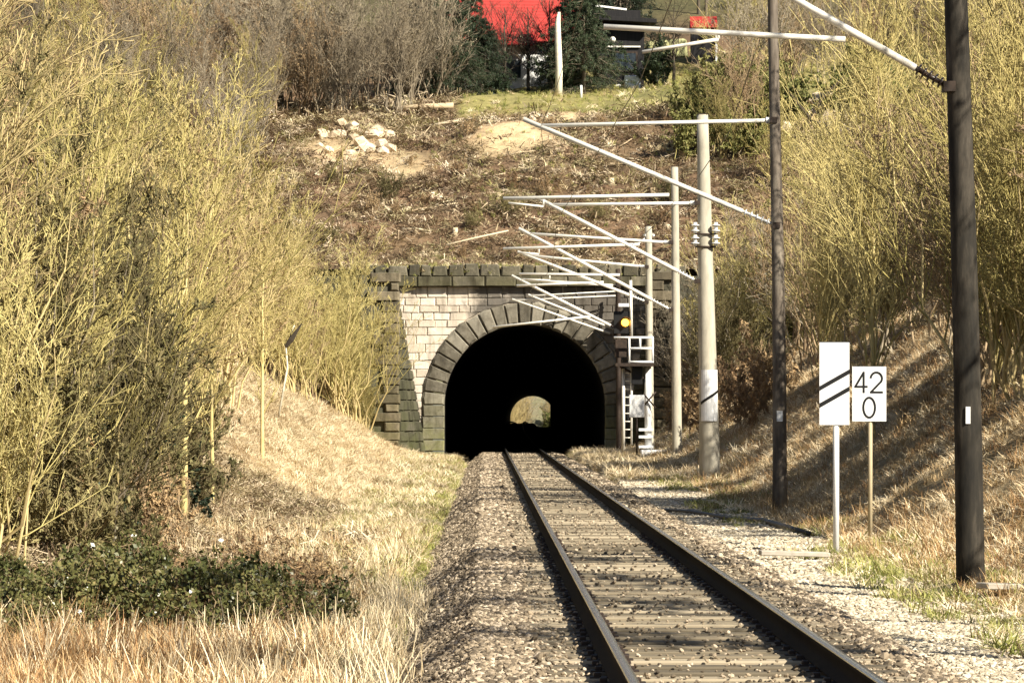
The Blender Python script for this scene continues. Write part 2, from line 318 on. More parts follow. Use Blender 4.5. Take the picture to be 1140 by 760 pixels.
for s in (-1, 1):
    g = s * .7535
    foot = [(-.07, -.172), (-.07, -.160), (-.010, -.135), (-.009, -.045), (-.030, -.036)]; head = [(-.036, -.030), (-.036, -.010), (-.028, -.001), (0, .001), (.028, -.001), (.036, -.010), (.036, -.030)]
    foot2 = [(.030, -.036), (.009, -.045), (.010, -.135), (.07, -.160), (.07, -.172)]
    prof = [(g + a, b) for a, b in foot + head + foot2]
    pm = [0] * 5 + [0, 1, 1, 1, 1, 0] + [0] * 6
    o = strip('rail', prof, np.concatenate([np.arange(-10, 180, 2.0), np.arange(180, 760, 8)]), None, None, [M['rail_side'], M['rail_head']], pm[:len(prof) - 1], False)
    child_keep(o, track)
bm = bmesh.new(); add_box(bm, (0, 0, 0), (2.6, .26, .15), .012); sl = bm_mesh('sleeper', bm, M['sleeper'])
bm = bmesh.new()
add_box(bm, (0, 0, .078), (.34, .16, .012))
for e in (-1, 1): add_box(bm, (e * .115, 0, .095), (.05, .08, .035), .006)
cl = bm_mesh('rail_fastening', bm, M['dark_steel'])
yy = 21.0
while yy < 182:
    o = link('sleeper', sl); o.location = (float(tcx(yy)) + random.uniform(-.02, .02), yy, -.172 - .086 + random.uniform(-.012, .001)); o.rotation_euler = (0, 0, .0067 + random.uniform(-.006, .006)); child_keep(o, track)
    if yy < 60:
        for g in (-.7535, .7535): link('rail_fastening', cl, o, (g, 0, 0))
    yy += .62

# ------------------------------------------------------------------ scatter of what nobody could count
proto_col = bpy.data.collections.new('scatter_shapes')
def scatter(name, P, R, S, meshes, label, cat, coords_tilt=None):
    col = bpy.data.collections.new(name + '_shapes')
    for i, me in enumerate(meshes):
        col.objects.link(bpy.data.objects.new('%s_%02d' % (name, i), me))
    N = len(P); me = bpy.data.meshes.new(name); me.vertices.add(N); me.vertices.foreach_set('co', np.asarray(P, np.float32).ravel())
    a = me.attributes.new('rot', 'FLOAT_VECTOR', 'POINT'); a.data.foreach_set('vector', np.asarray(R, np.float32).ravel())
    a = me.attributes.new('scl', 'FLOAT_VECTOR', 'POINT'); S = np.asarray(S, np.float32); S = np.repeat(S[:, None], 3, 1) if S.ndim == 1 else S; a.data.foreach_set('vector', S.ravel())
    a = me.attributes.new('idx', 'INT', 'POINT'); a.data.foreach_set('value', np.random.default_rng(N).integers(0, len(meshes), N).astype(np.int32))
    o = link(name, me); ng = bpy.data.node_groups.new(name, 'GeometryNodeTree')
    ng.interface.new_socket('Geometry', in_out='INPUT', socket_type='NodeSocketGeometry'); ng.interface.new_socket('Geometry', in_out='OUTPUT', socket_type='NodeSocketGeometry')
    nn = ng.nodes; gi = nn.new('NodeGroupInput'); go = nn.new('NodeGroupOutput'); ip = nn.new('GeometryNodeInstanceOnPoints'); ci = nn.new('GeometryNodeCollectionInfo')
    ci.inputs['Collection'].default_value = col; ci.inputs['Separate Children'].default_value = True; ci.inputs['Reset Children'].default_value = True
    def at(nm, ty):
        k = nn.new('GeometryNodeInputNamedAttribute'); k.data_type = ty; k.inputs[0].default_value = nm; return k.outputs['Attribute']
    ip.inputs['Pick Instance'].default_value = True; L = ng.links.new
    L(gi.outputs[0], ip.inputs['Points']); L(ci.outputs[0], ip.inputs['Instance']); L(at('idx', 'INT'), ip.inputs['Instance Index'])
    e = nn.new('FunctionNodeEulerToRotation'); L(at('rot', 'FLOAT_VECTOR'), e.inputs[0]); L(e.outputs[0], ip.inputs['Rotation']); L(at('scl', 'FLOAT_VECTOR'), ip.inputs['Scale']); L(ip.outputs[0], go.inputs[0])
    md = o.modifiers.new('scatter', 'NODES'); md.node_group = ng
    return tag(o, label, cat, kind='stuff')
def stone_mesh(seed, mat, flat=.7):
    bm = bmesh.new(); bmesh.ops.create_icosphere(bm, subdivisions=1, radius=1.0); r = random.Random(seed)
    for v in bm.verts: v.co *= r.uniform(.68, 1.18); v.co.z *= flat
    for v in bm.verts: v.co.x *= 1.2
    return bm_mesh('stone', bm, mat)
st_b = [stone_mesh(i, M['ballast_stone']) for i in range(6)]; st_g = [stone_mesh(20 + i, M['pale_gravel'], .55) for i in range(5)]
def in_view(X, Y, m=1.0): return np.abs(X) < Y * (570 / F) + m
def pts_u(N, y0, y1, u0, u1, power=1.0):
    Y = y0 + (y1 - y0) * rng.random(N) ** power; u = u0 + (u1 - u0) * rng.random(N); return u, Y
us, Ys, Ss = [], [], []
for y0, y1, dens, s0 in ((22, 42, 520, .029), (42, 70, 300, .034), (70, 110, 160, .042), (110, 178, 90, .055)):
    N = int(dens * (y1 - y0) * 4.7); u, Y = pts_u(N, y0, y1, -2.65, 2.0)
    keep = (np.abs(np.abs(u) - .7535) > .09) & ((np.abs(u) > 1.28) | (((Y - 21 + .17) % .62) > .30) | (rng.random(N) < .13)); u, Y = u[keep], Y[keep]
    k2 = in_view(u + tcx(Y), Y, .6); us.append(u[k2]); Ys.append(Y[k2]); Ss.append(s0 * rng.uniform(.6, 1.35, k2.sum()))
u, Y, S = map(np.concatenate, (us, Ys, Ss)); Z = ballast_z(u) + S * np.where(np.abs(u) < 1.25, .25, .3) * np.where(((Y - 21 + .17) % .62) > .30, 1, 1.0) + np.where((np.abs(u) < 1.28) & (((Y - 21 + .17) % .62) < .30), .045, 0); S = S * np.where(np.abs(u) < 1.25, .52, 1.0)
R = rng.uniform(0, 6.28, (len(u), 3)) * np.array((.12, .12, 1))
scatter('ballast_stones', np.stack([u + tcx(Y), Y, Z], 1), R, S, st_b, 'brown crushed stone ballast heaped along both sides of the rails', 'ballast')
us, Ys, Ss = [], [], []
for y0, y1, dens, s0 in ((26, 50, 420, .024), (50, 112, 130, .034)):
    N = int(dens * (y1 - y0) * 2.3); u, Y = pts_u(N, y0, y1, 1.95, 4.3); k = (rng.random(N) < smooth((4.25 - u) / .9)) & in_view(u + tcx(Y), Y, .5)
    us.append(u[k]); Ys.append(Y[k]); Ss.append(s0 * rng.uniform(.5, 1.4, k.sum()))
u, Y, S = map(np.concatenate, (us, Ys, Ss)); X = u + tcx(Y)
scatter('path_gravel', np.stack([X, Y, H_front(X, Y) + S * .2], 1), rng.uniform(0, 6.28, (len(u), 3)) * np.array((.1, .1, 1)), S, st_g, 'pale gravel strip between the ballast and the right bank', 'gravel')

def tuft(seed, mat, nb=16, h=.35, w=.008, droop=.5, spread=.5):
    r = np.random.default_rng(seed); a = r.uniform(0, 6.28, nb); base = r.normal(0, .06, (nb, 2)); L = h * r.uniform(.55, 1.2, nb); sp = spread * r.uniform(.15, 1.2, nb); dr = droop * r.uniform(.2, 1.3, nb)
    d = np.stack([np.cos(a), np.sin(a)], 1); sd = np.stack([-np.sin(a), np.cos(a)], 1); V = []; Q = []
    T = (0, .4, .75, 1.0)
    for j in range(nb):
        ww = w * r.uniform(.6, 1.5); k0 = len(V)
        for t_ in T:
            out = base[j] + d[j] * L[j] * (sp[j] * t_ + dr[j] * t_ * t_ * .6); z = L[j] * (t_ * (1 - .25 * sp[j]) - dr[j] * .42 * t_ * t_); wv = ww * (1 - .75 * t_)
            V += [(*(out - sd[j] * wv), z), (*(out + sd[j] * wv), z)]
        for i in range(3): Q.append((k0 + 2 * i, k0 + 2 * i + 1, k0 + 2 * i + 3, k0 + 2 * i + 2))
    return np_mesh('tuft', np.array(V), Q, mats=[mat])
def grass(name, sel, N, y0, y1, u0, u1, smin, smax, meshes, label, cat, power=1.0, sink=.03, lean=.25):
    u, Y = pts_u(N, y0, y1, u0, u1, power); X = u + tcx(Y); k = sel(u, Y, X) & in_view(X, Y, 3.5); u, Y, X = u[k], Y[k], X[k]
    Z = Hgt(X, Y) - sink; n = len(u); R = np.stack([rng.normal(0, lean, n), rng.normal(0, lean, n), rng.uniform(0, 6.28, n)], 1)
    S = rng.uniform(smin, smax, n) * (.75 + .6 * (fnoise(X * .8, Y * .5) + .4).clip(0, 1))
    return scatter(name, np.stack([X, Y, Z], 1), R, S, meshes, label, cat)
g_straw = [tuft(i, M['grass_straw'], 18, .27, .010, 1.0, 1.1) for i in range(5)]
g_rust = [tuft(30 + i, M['grass_rust'], 14, .5, .007, .5, .45) for i in range(4)]
g_green = [tuft(60 + i, M['grass_green'], 16, .2, .008, .6, .6) for i in range(4)]
g_strawtall = [tuft(90 + i, M['grass_straw'], 12, .55, .007, .4, .35) for i in range(4)]
grass('bank_grass', lambda u, Y, X: (u < -3.0 - .8 * fnoise(X * .4, Y * .3)), 42000, 72, 174, -11.5, -2.6, .55, 1.0, g_straw, 'matted straw coloured grass on the sunny left bank before the tunnel', 'dry grass', 1.0, .05)
grass('strip_grass', lambda u, Y, X: fnoise(X * .5, Y * .18) > -.2, 20000, 25, 172, -4.9, -2.25, .6, 1.1, g_green + g_green + g_straw[:2], 'greenish short grass along the foot of the left ballast', 'grass', 1.3)
grass('verge_grass', lambda u, Y, X: u < -3.0 + .3 * fnoise(X, Y), 12500, 24, 42.5, -10.5, -2.3, .35, .85, g_rust + g_rust + g_strawtall[:2] + g_green[:1] + g_straw[:1], 'rusty tall dead grass in the lower left corner', 'dead grass', 1.0)
grass('ditch_grass', lambda u, Y, X: u < -2.2, 3000, 29, 50, -3.9, -2.2, .5, 1.0, g_green + g_strawtall[:2] + g_straw[:2], 'green and straw tufts in the ditch beside the near ballast', 'grass')
grass('verge_straw', lambda u, Y, X: u < -2.8, 3800, 42, 78, -7.6, -2.6, .4, .8, g_rust[:2] + g_strawtall + g_straw, 'brownish dead grass and stalks at the foot of the left thicket', 'dead grass', 1.0)
grass('right_bank_grass', lambda u, Y, X: u > 3.9 + .5 * fnoise(X * .7, Y * .4), 46000, 24, 172, 3.6, 11.5, .45, .85, g_straw + g_rust[:1], 'tan matted grass covering the right bank below the shrubs', 'dry grass', 1.15, .05)
grass('edge_weeds', lambda u, Y, X: fnoise(X * .9, Y * .3) > .05, 4200, 28, 120, 2.9, 4.9, .6, 1.1, g_green + g_straw[:1], 'green weeds along the edge of the pale gravel', 'weeds', 1.4)
grass('portal_grass', lambda u, Y, X: u > 1.9, 3500, 112, 174, 1.8, 6, .7, 1.2, g_straw + g_green[:1], 'straw grass beside the signal and the last masts', 'dry grass')
def hill_scatter(name, N, sel, smin, smax, meshes, label, cat, y0=177.2, y1=238, flat=True, sink=.02):
    Y = rng.uniform(y0, y1, N); X = rng.uniform(-26, 26, N); k = sel(X, Y) & (~sandy(X, Y) | (rng.random(N) < .12)); X, Y = X[k], Y[k]; n = len(X)
    R = np.stack([rng.normal(0, .35, n), rng.normal(0, .35, n), rng.uniform(0, 6.28, n)], 1)
    return scatter(name, np.stack([X, Y, H_hill(X, Y) + sink], 1), R, rng.uniform(smin, smax, n), meshes, label, cat)
def litter_mesh(seed, mat, n=44):
    r = np.random.default_rng(seed); V = []; Q = []
    for j in range(n):
        c = np.array((*r.normal(0, .30, 2), abs(r.normal(0, .05)))); a = r.uniform(0, 6.28); L = r.uniform(.04, .2); w = r.uniform(.008, .022)
        d = np.array((math.cos(a), math.sin(a), r.normal(0, .35))) * L; s = np.array((-math.sin(a), math.cos(a), r.normal(0, .4))) * w; k0 = len(V)
        V += [c - d - s, c - d + s, c + d + s * .5, c + d - s * .5]; Q.append((k0, k0 + 1, k0 + 2, k0 + 3))
    return np_mesh('litter', np.array(V), Q, mats=[mat])
lit = [litter_mesh(i, M['litter']) for i in range(6)]
terr = lambda X, Y: smooth((Y + .25 * np.clip(X, -15, 15) - 199) / 2) * (X > -3)
hill_scatter('slope_litter', 9000, lambda X, Y: terr(X, Y) < .5, .7, 1.5, lit, 'brown brush, leaf litter and broken twigs covering the cleared slope above the tunnel', 'brush', 177.2, 216)
uu, Yl = pts_u(13000, 43, 96, -8.8, -3.6); Xl = uu + tcx(Yl); kl = in_view(Xl, Yl, .5) & (fnoise(Xl * .6, Yl * .3) > -.25) & ((uu < -5.0) | (Yl < 76)); Xl, Yl = Xl[kl], Yl[kl]
scatter('thicket_litter', np.stack([Xl, Yl, H_front(Xl, Yl) + .03], 1), np.stack([rng.normal(0, .3, len(Xl)), rng.normal(0, .3, len(Xl)), rng.uniform(0, 6.28, len(Xl))], 1), rng.uniform(.28, .6, len(Xl)), lit, 'pinkish brown dead leaves and twigs on the ground below the left thicket', 'leaf litter')
hill_scatter('terrace_grass', 5000, lambda X, Y: (terr(X, Y) > .5), .8, 1.4, g_green + g_straw[:1], 'yellow green grass of the terrace above the slope', 'grass', 196, 232)
hill_scatter('slope_grass', 7000, lambda X, Y: (fnoise(X * .3 + 4, Y * .3) > .0) & (terr(X, Y) < .5), .7, 1.5, g_straw[:3] + g_green[:3], 'tufts of grass scattered over the cleared slope', 'grass', 177.2, 205)

# ------------------------------------------------------------------ tunnel portal
TC = float(tcx(YP)) + .06                           # tunnel axis at the portal
RI, ZC = 3.48, 1.92                                 # inner radius and springing height
RO = RI + .95
PT = 7.05                                           # underside of the coping
portal = empty('tunnel_portal', (TC, YP, -.5)); tag(portal, 'old stone railway tunnel portal with arch ring, dark coping and wing walls', 'tunnel portal')
def pobj(name, me, parent=portal): o = link(name, me); o.parent = parent; o.matrix_parent_inverse = Matrix.Translation(portal.location).inverted() if parent is portal else Matrix(); return o
def prism_y(name, poly, y0, y1, mat, bev=.025):
    """extrude an x-z outline from y0 (front) back to y1, front edge chamfered"""
    poly = [(p[0] + rr.uniform(-.014, .014), p[1] + rr.uniform(-.012, .012)) for p in poly]; c = np.mean(poly, 0); bm = bmesh.new(); r = []
    sc = [(y0, 1), (y0 + bev, 0), (y1, 0)]
    for y, ch in sc:
        ring = []
        for p in poly:
            v = np.array(p) - c; L = np.linalg.norm(v); q = c + v * (1 - (bev * 1.2 / max(L, .05) if ch else 0)); ring.append(bm.verts.new((q[0], y, q[1])))
        r.append(ring)
    n = len(poly); bm.faces.new(r[0])
    for a, b in zip(r, r[1:]):
        for k in range(n): bm.faces.new((a[k], b[k], b[(k + 1) % n], a[(k + 1) % n]))
    return bm_mesh(name, bm, mat)
def arc_x(z, R): return math.sqrt(max(R * R - (z - ZC) ** 2, 0)) if z > ZC else R
W = 6.9
rr = random.Random(11); z = -.5; row = 0
while z < PT - .05:
    h = min(rr.choice((.30, .34, .38)), PT - z); z1 = z + h
    if PT - z1 < .2: z1 = PT
    for s in (-1, 1):
        bound = [(arc_x(z + (z1 - z) * k / 4, RO + .012), z + (z1 - z) * k / 4) for k in range(5)]
        xa = max(bound[0][0], bound[-1][0]); x = W
        while x > xa + .02:
            L = rr.uniform(.45, .95); nx = x - L
            if nx < xa + .35:
                poly = [(x, z)] + [(bx_ + .0, bz) for bx_, bz in bound] + [(x, z1)]
                if all(b[0] < 1e-6 for b in bound): poly = [(x, z), (0, z), (0, z1), (x, z1)]
                nx = -1
            else: poly = [(x, z), (nx, z), (nx, z1), (x, z1)]
            cx_ = np.mean([p[0] for p in poly]); cz = (z + z1) / 2
            g = .008; q = [(TC + s * (p[0] + (g if p[0] < cx_ else -g)), p[1] + (g if p[1] < cz else -g)) for p in poly]
            q2 = [q[0]]
            for p in q[1:]:
                if (p[0] - q2[-1][0]) ** 2 + (p[1] - q2[-1][1]) ** 2 > 1e-4: q2.append(p)
            pobj('stone_block', prism_y('stone_block', q2, YP - rr.uniform(.0, .05), YP + .3, M['ashlar'], .035))
            if nx < 0: break
            x = nx
    z = z1; row += 1
# voussoirs: two stacks of jamb stones and the ring
ang = [(-1, None)]
nv = 23
for k in range(nv):
    a0, a1 = math.pi * k / nv + .004, math.pi * (k + 1) / nv - .004; ro = RO + rr.uniform(-.04, .05)
    poly = [(TC + RI * math.cos(a0), ZC + RI * math.sin(a0)), (TC + ro * math.cos(a0), ZC + ro * math.sin(a0)), (TC + (ro + rr.uniform(-.05, .08)) * math.cos((a0 + a1) / 2), ZC + (ro + rr.uniform(-.03, .08)) * math.sin((a0 + a1) / 2)), (TC + ro * math.cos(a1), ZC + ro * math.sin(a1)), (TC + RI * math.cos(a1), ZC + RI * math.sin(a1)), (TC + RI * math.cos((a0 + a1) / 2), ZC + RI * math.sin((a0 + a1) / 2))]
    pobj('voussoir', prism_y('voussoir', poly, YP - .13 - rr.uniform(0, .05), YP + .5, M['vouss'], .09))
for s in (-1, 1):
    z = ZC
    while z > -.55:
        z1 = z - .5; ro = RO + rr.uniform(-.05, .05); xi = RI - .0
        poly = [(TC + s * xi, z1 + .012), (TC + s * ro, z1 + .012), (TC + s * ro, z - .012), (TC + s * xi, z - .012)]
        pobj('voussoir', prism_y('voussoir', poly, YP - .13 - rr.uniform(0, .05), YP + .5, M['vouss'], .05)); z = z1
# backing behind the joints and out to both sides
bm = bmesh.new(); A = [(RI + .5, -1.2)] + [((RI + .5) * math.cos(math.pi * k / 24), ZC + (RI + .5) * math.sin(math.pi * k / 24)) for k in range(25)] + [(-RI - .5, -1.2)]
def outer(x, z):
    if z <= ZC: return (math.copysign(W, x), z)
    s = min(W / max(abs(x), 1e-6), (PT - ZC) / max(z - ZC, 1e-6)); return (x * s, ZC + (z - ZC) * s)
for (xa, za), (xb, zb) in zip(A, A[1:]):
    oa, ob = outer(xa, za), outer(xb, zb); pts = [(xa, za), oa]
    if (abs(oa[0]) > W - 1e-3) != (abs(ob[0]) > W - 1e-3): pts.append((math.copysign(W, xa + xb), PT))
    pts += [ob, (xb, zb)]
    bm.faces.new([bm.verts.new((TC + p[0], YP + .035, p[1])) for p in pts])
pobj('mortar_backing', bm_mesh('mortar_backing', bm, M['mortar']))
# coping: course of dark stones under a rough mossy top course
x = -7.1
while x < 7.1:
    L = rr.uniform(.9, 1.5); L = min(L, 7.1 - x)
    poly = [(TC + x + .01, PT + .006), (TC + x + L - .01, PT + .006), (TC + x + L - .01, PT + .42), (TC + x + .01, PT + .42)]
    pobj('coping_stone', prism_y('coping_stone', poly, YP - .34 - rr.uniform(0, .04), YP + .6, M['coping'], .05)); x += L
x = -7.0
while x < 7.0:
    L = rr.uniform(.45, .95); L = min(L, 7.0 - x); t_ = PT + .43 + rr.uniform(.44, .56)
    poly = [(TC + x + .01, PT + .428), (TC + x + L - .01, PT + .428), (TC + x + L - rr.uniform(.02, .09), t_), (TC + x + rr.uniform(.02, .09), t_ + rr.uniform(-.05, .05))]
    pobj('parapet_stone', prism_y('parapet_stone', poly, YP - .12 - rr.uniform(0, .08), YP + .7, M['coping'], .06)); x += L
# wing walls with a battered inner face, quoins at their front end
for s in (-1, 1):
    y1, y0 = YP - .02, YP - 2.6; nz_, ny_ = 14, 6; bm = bmesh.new(); grid = []
    for j in range(ny_ + 1):
        ty = j / ny_; y = y1 + (y0 - y1) * ty; rowv = []
        for i in range(nz_ + 1):
            tz_ = i / nz_; zz = -1.0 + (PT + .4 + 1.0) * tz_
            xin = (4.15 + 1.5 * tz_) * (1 - ty) + (5.35 + .25 * tz_) * ty
            rowv.append(bm.verts.new((TC + s * (xin + rr.uniform(-.02, .02)), y, zz)))
        grid.append(rowv)
    for j in range(ny_):
        for i in range(nz_): bm.faces.new((grid[j][i], grid[j + 1][i], grid[j + 1][i + 1], grid[j][i + 1]))
    top = [grid[j][-1] for j in range(ny_ + 1)]; bot = [grid[j][0] for j in range(ny_ + 1)]
    to = [bm.verts.new((TC + s * 7.0, v.co.y, v.co.z)) for v in top]; bo = [bm.verts.new((TC + s * 7.0, v.co.y, v.co.z)) for v in bot]
    for j in range(ny_): bm.faces.new((top[j], top[j + 1], to[j + 1], to[j])); bm.faces.new((to[j], to[j + 1], bo[j + 1], bo[j]))
    bm.faces.new(grid[ny_] + [to[-1], bo[-1]])
    wing = pobj('wing_wall', bm_mesh('wing_wall', bm, M['wing'])); z = -.9; i = 0
    while z < PT + .35:
        h = rr.uniform(.36, .5); a, b = (5.32, 6.45) if i % 2 else (5.36, 6.02); b += rr.uniform(-.3, .3); a += rr.uniform(-.03, .03)
        poly = [(TC + s * a, z + .015), (TC + s * b, z + .015), (TC + s * b, z + h - .015), (TC + s * a, z + h - .015)]
        q = link('quoin', prism_y('quoin', poly, y0 - .16 - rr.uniform(0, .06), y0 + .35, M['quoin'], .07)); q.parent = wing
        z += h; i += 1
    def wp(f, tt, out):   # point on the inner face: f from the portal forward, tt up the wall
        xin = (4.15 + 1.5 * tt) * (1 - f) + (5.35 + .25 * tt) * f - out
        return Vector((TC + s * xin, y1 + (y0 - y1) * f, -1.0 + (PT + 1.4) * tt))
    rows = 19
    for i in range(rows):
        f = 0.0
        while f < .94:
            f1 = min(f + rr.uniform(.22, .42), .95); f1 = .95 if .95 - f1 < .12 else f1; o1 = rr.uniform(.05, .10); bm = bmesh.new(); e_ = .012
            ft = [bm.verts.new(wp(a, b_, o1)) for a, b_ in ((f + e_ + .01, (i + .10) / rows), (f1 - e_ - .01, (i + .10) / rows), (f1 - e_ - .01, (i + .90) / rows), (f + e_ + .01, (i + .90) / rows))]; bk = [bm.verts.new(wp(a, b_, -.05)) for a, b_ in ((f + e_, (i + .03) / rows), (f1 - e_, (i + .03) / rows), (f1 - e_, (i + .97) / rows), (f + e_, (i + .97) / rows))]
            bm.faces.new(ft)
            for k in range(4): bm.faces.new((ft[k], ft[(k + 1) % 4], bk[(k + 1) % 4], bk[k]))
            q = link('wall_stone', bm_mesh('wall_stone', bm, M['wing'])); q.parent = wing; f = f1
for s in (-1, 1):   # retaining walls running on behind the shrubs
    o = box_obj('retaining_wall', (TC + s * 13.85, YP + .3, 3.2), (13.8, .5, 8.6), M['wing'], None, .03)
    tag(o, 'mossy retaining wall hidden by shrubs, to the %s of the tunnel portal' % ('left' if s < 0 else 'right'), 'retaining wall')
xm = rng.uniform(-7.0, 7.0, 700); ym = rng.uniform(YP - .2, YP + 1.5, 700)
scatter('parapet_moss', np.stack([TC + xm, ym, np.where(ym < YP + .7, PT + .40 + .55 * rng.random(700), PT + .85)], 1), np.stack([rng.normal(0, .5, 700), rng.normal(0, .5, 700), rng.uniform(0, 6.28, 700)], 1), rng.uniform(.5, 1.1, 700), g_green + g_straw[:2], 'moss, grass and ivy tufts growing on the portal parapet', 'moss')
# lining
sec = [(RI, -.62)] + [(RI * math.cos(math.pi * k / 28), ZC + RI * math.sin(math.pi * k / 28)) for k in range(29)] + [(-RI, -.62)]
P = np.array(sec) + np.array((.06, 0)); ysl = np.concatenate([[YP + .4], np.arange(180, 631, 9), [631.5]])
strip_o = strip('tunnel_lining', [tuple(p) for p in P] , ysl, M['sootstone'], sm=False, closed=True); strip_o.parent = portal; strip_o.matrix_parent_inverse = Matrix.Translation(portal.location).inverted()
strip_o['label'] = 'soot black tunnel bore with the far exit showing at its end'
# far portal
ex = float(tcx(YE)) + .06; bm = bmesh.new(); zo = float(tz(YE)); A = [(RI + .02, -1.4)] + [((RI + .02) * math.cos(math.pi * k / 20), ZC + (RI + .02) * math.sin(math.pi * k / 20)) for k in range(21)] + [(-RI - .02, -1.4)]
W = 14; PTs = PT; PT = 10.5
for (xa, za), (xb, zb) in zip(A, A[1:]):
    oa, ob = outer(xa, za), outer(xb, zb); pts = [(xa, za), oa]
    if (abs(oa[0]) > W - 1e-3) != (abs(ob[0]) > W - 1e-3): pts.append((math.copysign(W, xa + xb), PT))
    pts += [ob, (xb, zb)]; bm.faces.new([bm.verts.new((ex + p[0], YE + 1.4, zo + p[1])) for p in pts])
r_ = bmesh.ops.extrude_face_region(bm, geom=list(bm.faces)); bmesh.ops.translate(bm, vec=(0, -1.1, 0), verts=[v for v in r_['geom'] if isinstance(v, bmesh.types.BMVert)])
tag(link('exit_portal', bm_mesh('exit_portal', bm, M['wing'])), 'far stone portal at the exit end of the tunnel', 'tunnel portal'); PT = PTs

# ------------------------------------------------------------------ masts and cantilevers
def insulator(name, a, b, mat, parent, r=.06, n=6):
    a, b = Vector(a), Vector(b); bm = bmesh.new(); add_tube(bm, (0, 0, 0), b - a, r * .42, None, 8); d = (b - a)
    for k in range(n): p = d * ((k + .5) / n); e = d.normalized() * .012; add_tube(bm, p - e, p + e, r, r * .8, 10)
    return link(name, bm_mesh(name, bm, mat, True), parent, a)
def mast(x_top, y_top, x_base, y_base, d, mat, r0, r1, label, arm=True, ins='insul_white', wig=.0, reach=None, tieh=None):
    b = px(x_base, y_base, d); t_ = px(x_top, y_top, d); m = empty('catenary_mast', b); tag(m, label, 'mast', 'catenary masts along the right side of the track')
    H = t_.z - b.z; bm = bmesh.new(); n = 12; pts = []; rad = []
    for i in range(n + 1):
        f = i / n; pts.append(((t_.x - b.x) * f + wig * math.sin(f * 5.0), .25 * wig * math.sin(f * 7), -.4 + (H + .4) * f)); rad.append(r0 + (r1 - r0) * f)
    add_poly_tube(bm, pts, rad, 14); link('pole', bm_mesh('pole', bm, mat, True), m)
    cap = box_obj('cap', (t_.x - b.x, 0, H + .01), (r1 * 1.5, r1 * 1.5, .04), M['dark_steel'], m)
    return m, b, t_
def pole_x(b, t_, z): return b.x + (t_.x - b.x) * (z - b.z) / (t_.z - b.z)
def cantilever(m, b, top_pt, low_pt, tip, reg=None, steady=None, rt=.035, ins='insul_white', iw=.28, ih=.42):
    """tie tube, raking strut, registration tube and steady arm, in world points"""
    o = b; top_pt, low_pt, tip = map(Vector, (top_pt, low_pt, tip)); off = lambda p: Vector(p) - o
    dt = (tip - top_pt); dl = (tip - low_pt); a1 = top_pt + dt.normalized() * iw; a2 = low_pt + dl.normalized() * ih
    insulator('insulator', off(top_pt), off(a1), M[ins], m, .075); insulator('insulator', off(low_pt), off(a2), M[ins], m, .075)
    tie = tube_obj('tie_tube', off(a1), off(tip), rt, M['galv'], m); st = tube_obj('raking_strut', off(a2), off(tip + dl.normalized() * .35), rt * 1.25, M['galv'], m)
    box_obj('bracket', off(top_pt), (.14, .30, .12), M['dark_steel'], m); box_obj('bracket', off(low_pt), (.14, .30, .12), M['dark_steel'], m)
    if reg:
        r0, r1 = map(Vector, reg); g = tube_obj('registration_tube', off(r0), off(r1), rt * .95, M['galv'], m)
        if steady:
            s0, s1 = map(Vector, steady); tube_obj('steady_arm', off(s0), off(s1), rt * .6, M['galv'], m); add = tube_obj('drop_bracket', off(s0), off(Vector((s0.x, s0.y, r0.z + (r1.z - r0.z) * .5))), rt * .5, M['galv'], m)
# nearest wooden mast
m, b, t_ = mast(1059, -260, 1081, 652, 48, M['wood_pole'], .175, .125, 'thick dark wooden mast, the nearest one at the right', wig=.02)
cantilever(m, b, px(1058, -62, 48), px(1056, 97, 48), px(820, -38, 48), (px(941, 44, 48), px(672, 30, 48)), (px(800, 44, 48), px(715, 58, 48)), .036, 'insul_dark', .3, .45)
box_obj('number_plate', px(1076, 462, 48) - b + Vector((0, -.165, 0)), (.055, .01, .20), M['white'], m); stub = box_obj('base_block', (.02, -.1, -.02), (.5, .55, .1), M['dark_steel'], m, .02)
# second wooden mast
m, b, t_ = mast(861, -70, 868, 568, 83, M['old_wood'], .155, .095, 'slender weathered wooden mast, second from the right, beside the boards', wig=.03)
cantilever(m, b, px(861, 134, 83), px(864, 251, 83), px(600, 140, 83), (px(745, 217, 83), px(560, 221, 83)), (px(605, 230, 83), px(566, 226, 83)), .040, 'insul_white', .16, .75)
box_obj('number_plate', px(868, 463, 83) - b + Vector((-.01, -.15, 0)), (.12, .01, .22), M['white'], m)
# concrete masts
m, b, t_ = mast(782, 128, 791, 540, 111, M['concrete'], .30, .155, 'thick pale concrete mast carrying a white board and four white insulators', wig=0)
cantilever(m, b, px(776, 226, 111), px(776, 313, 111), px(613, 228, 111), (px(712, 272, 111), px(560, 277, 111)), (px(600, 283, 111), px(578, 281, 111)), .045, 'insul_white', .2, .6)
for sx in (773.5, 796.5):
    for sy in (254, 268): insulator('insulator', px(sx, sy + 6, 111) - b + Vector((0, -.22, 0)), px(sx, sy - 6, 111) - b + Vector((0, -.22, 0)), M['insul_white'], m, .13, 2)
for sy in (254, 268): tube_obj('cross_bar', px(773.5, sy + 7, 111) - b + Vector((0, -.22, 0)), px(796.5, sy + 7, 111) - b + Vector((0, -.22, 0)), .025, M['dark_steel'], m)
m, b, t_ = mast(751, 186, 754, 519, 131, M['concrete'], .17, .115, 'thin concrete mast between the thick mast and the signal', wig=0)
cantilever(m, b, px(747, 270, 131), px(747, 345, 131), px(588, 260, 131), (px(690, 306, 131), px(578, 305, 131)), (px(612, 312, 131), px(585, 311, 131)), .047, 'insul_white', .24, .7)
m, b, t_ = mast(722, 252, 724, 505, 148, M['concrete'], .15, .12, 'thin concrete mast just behind the signal, nearest the tunnel', wig=0)
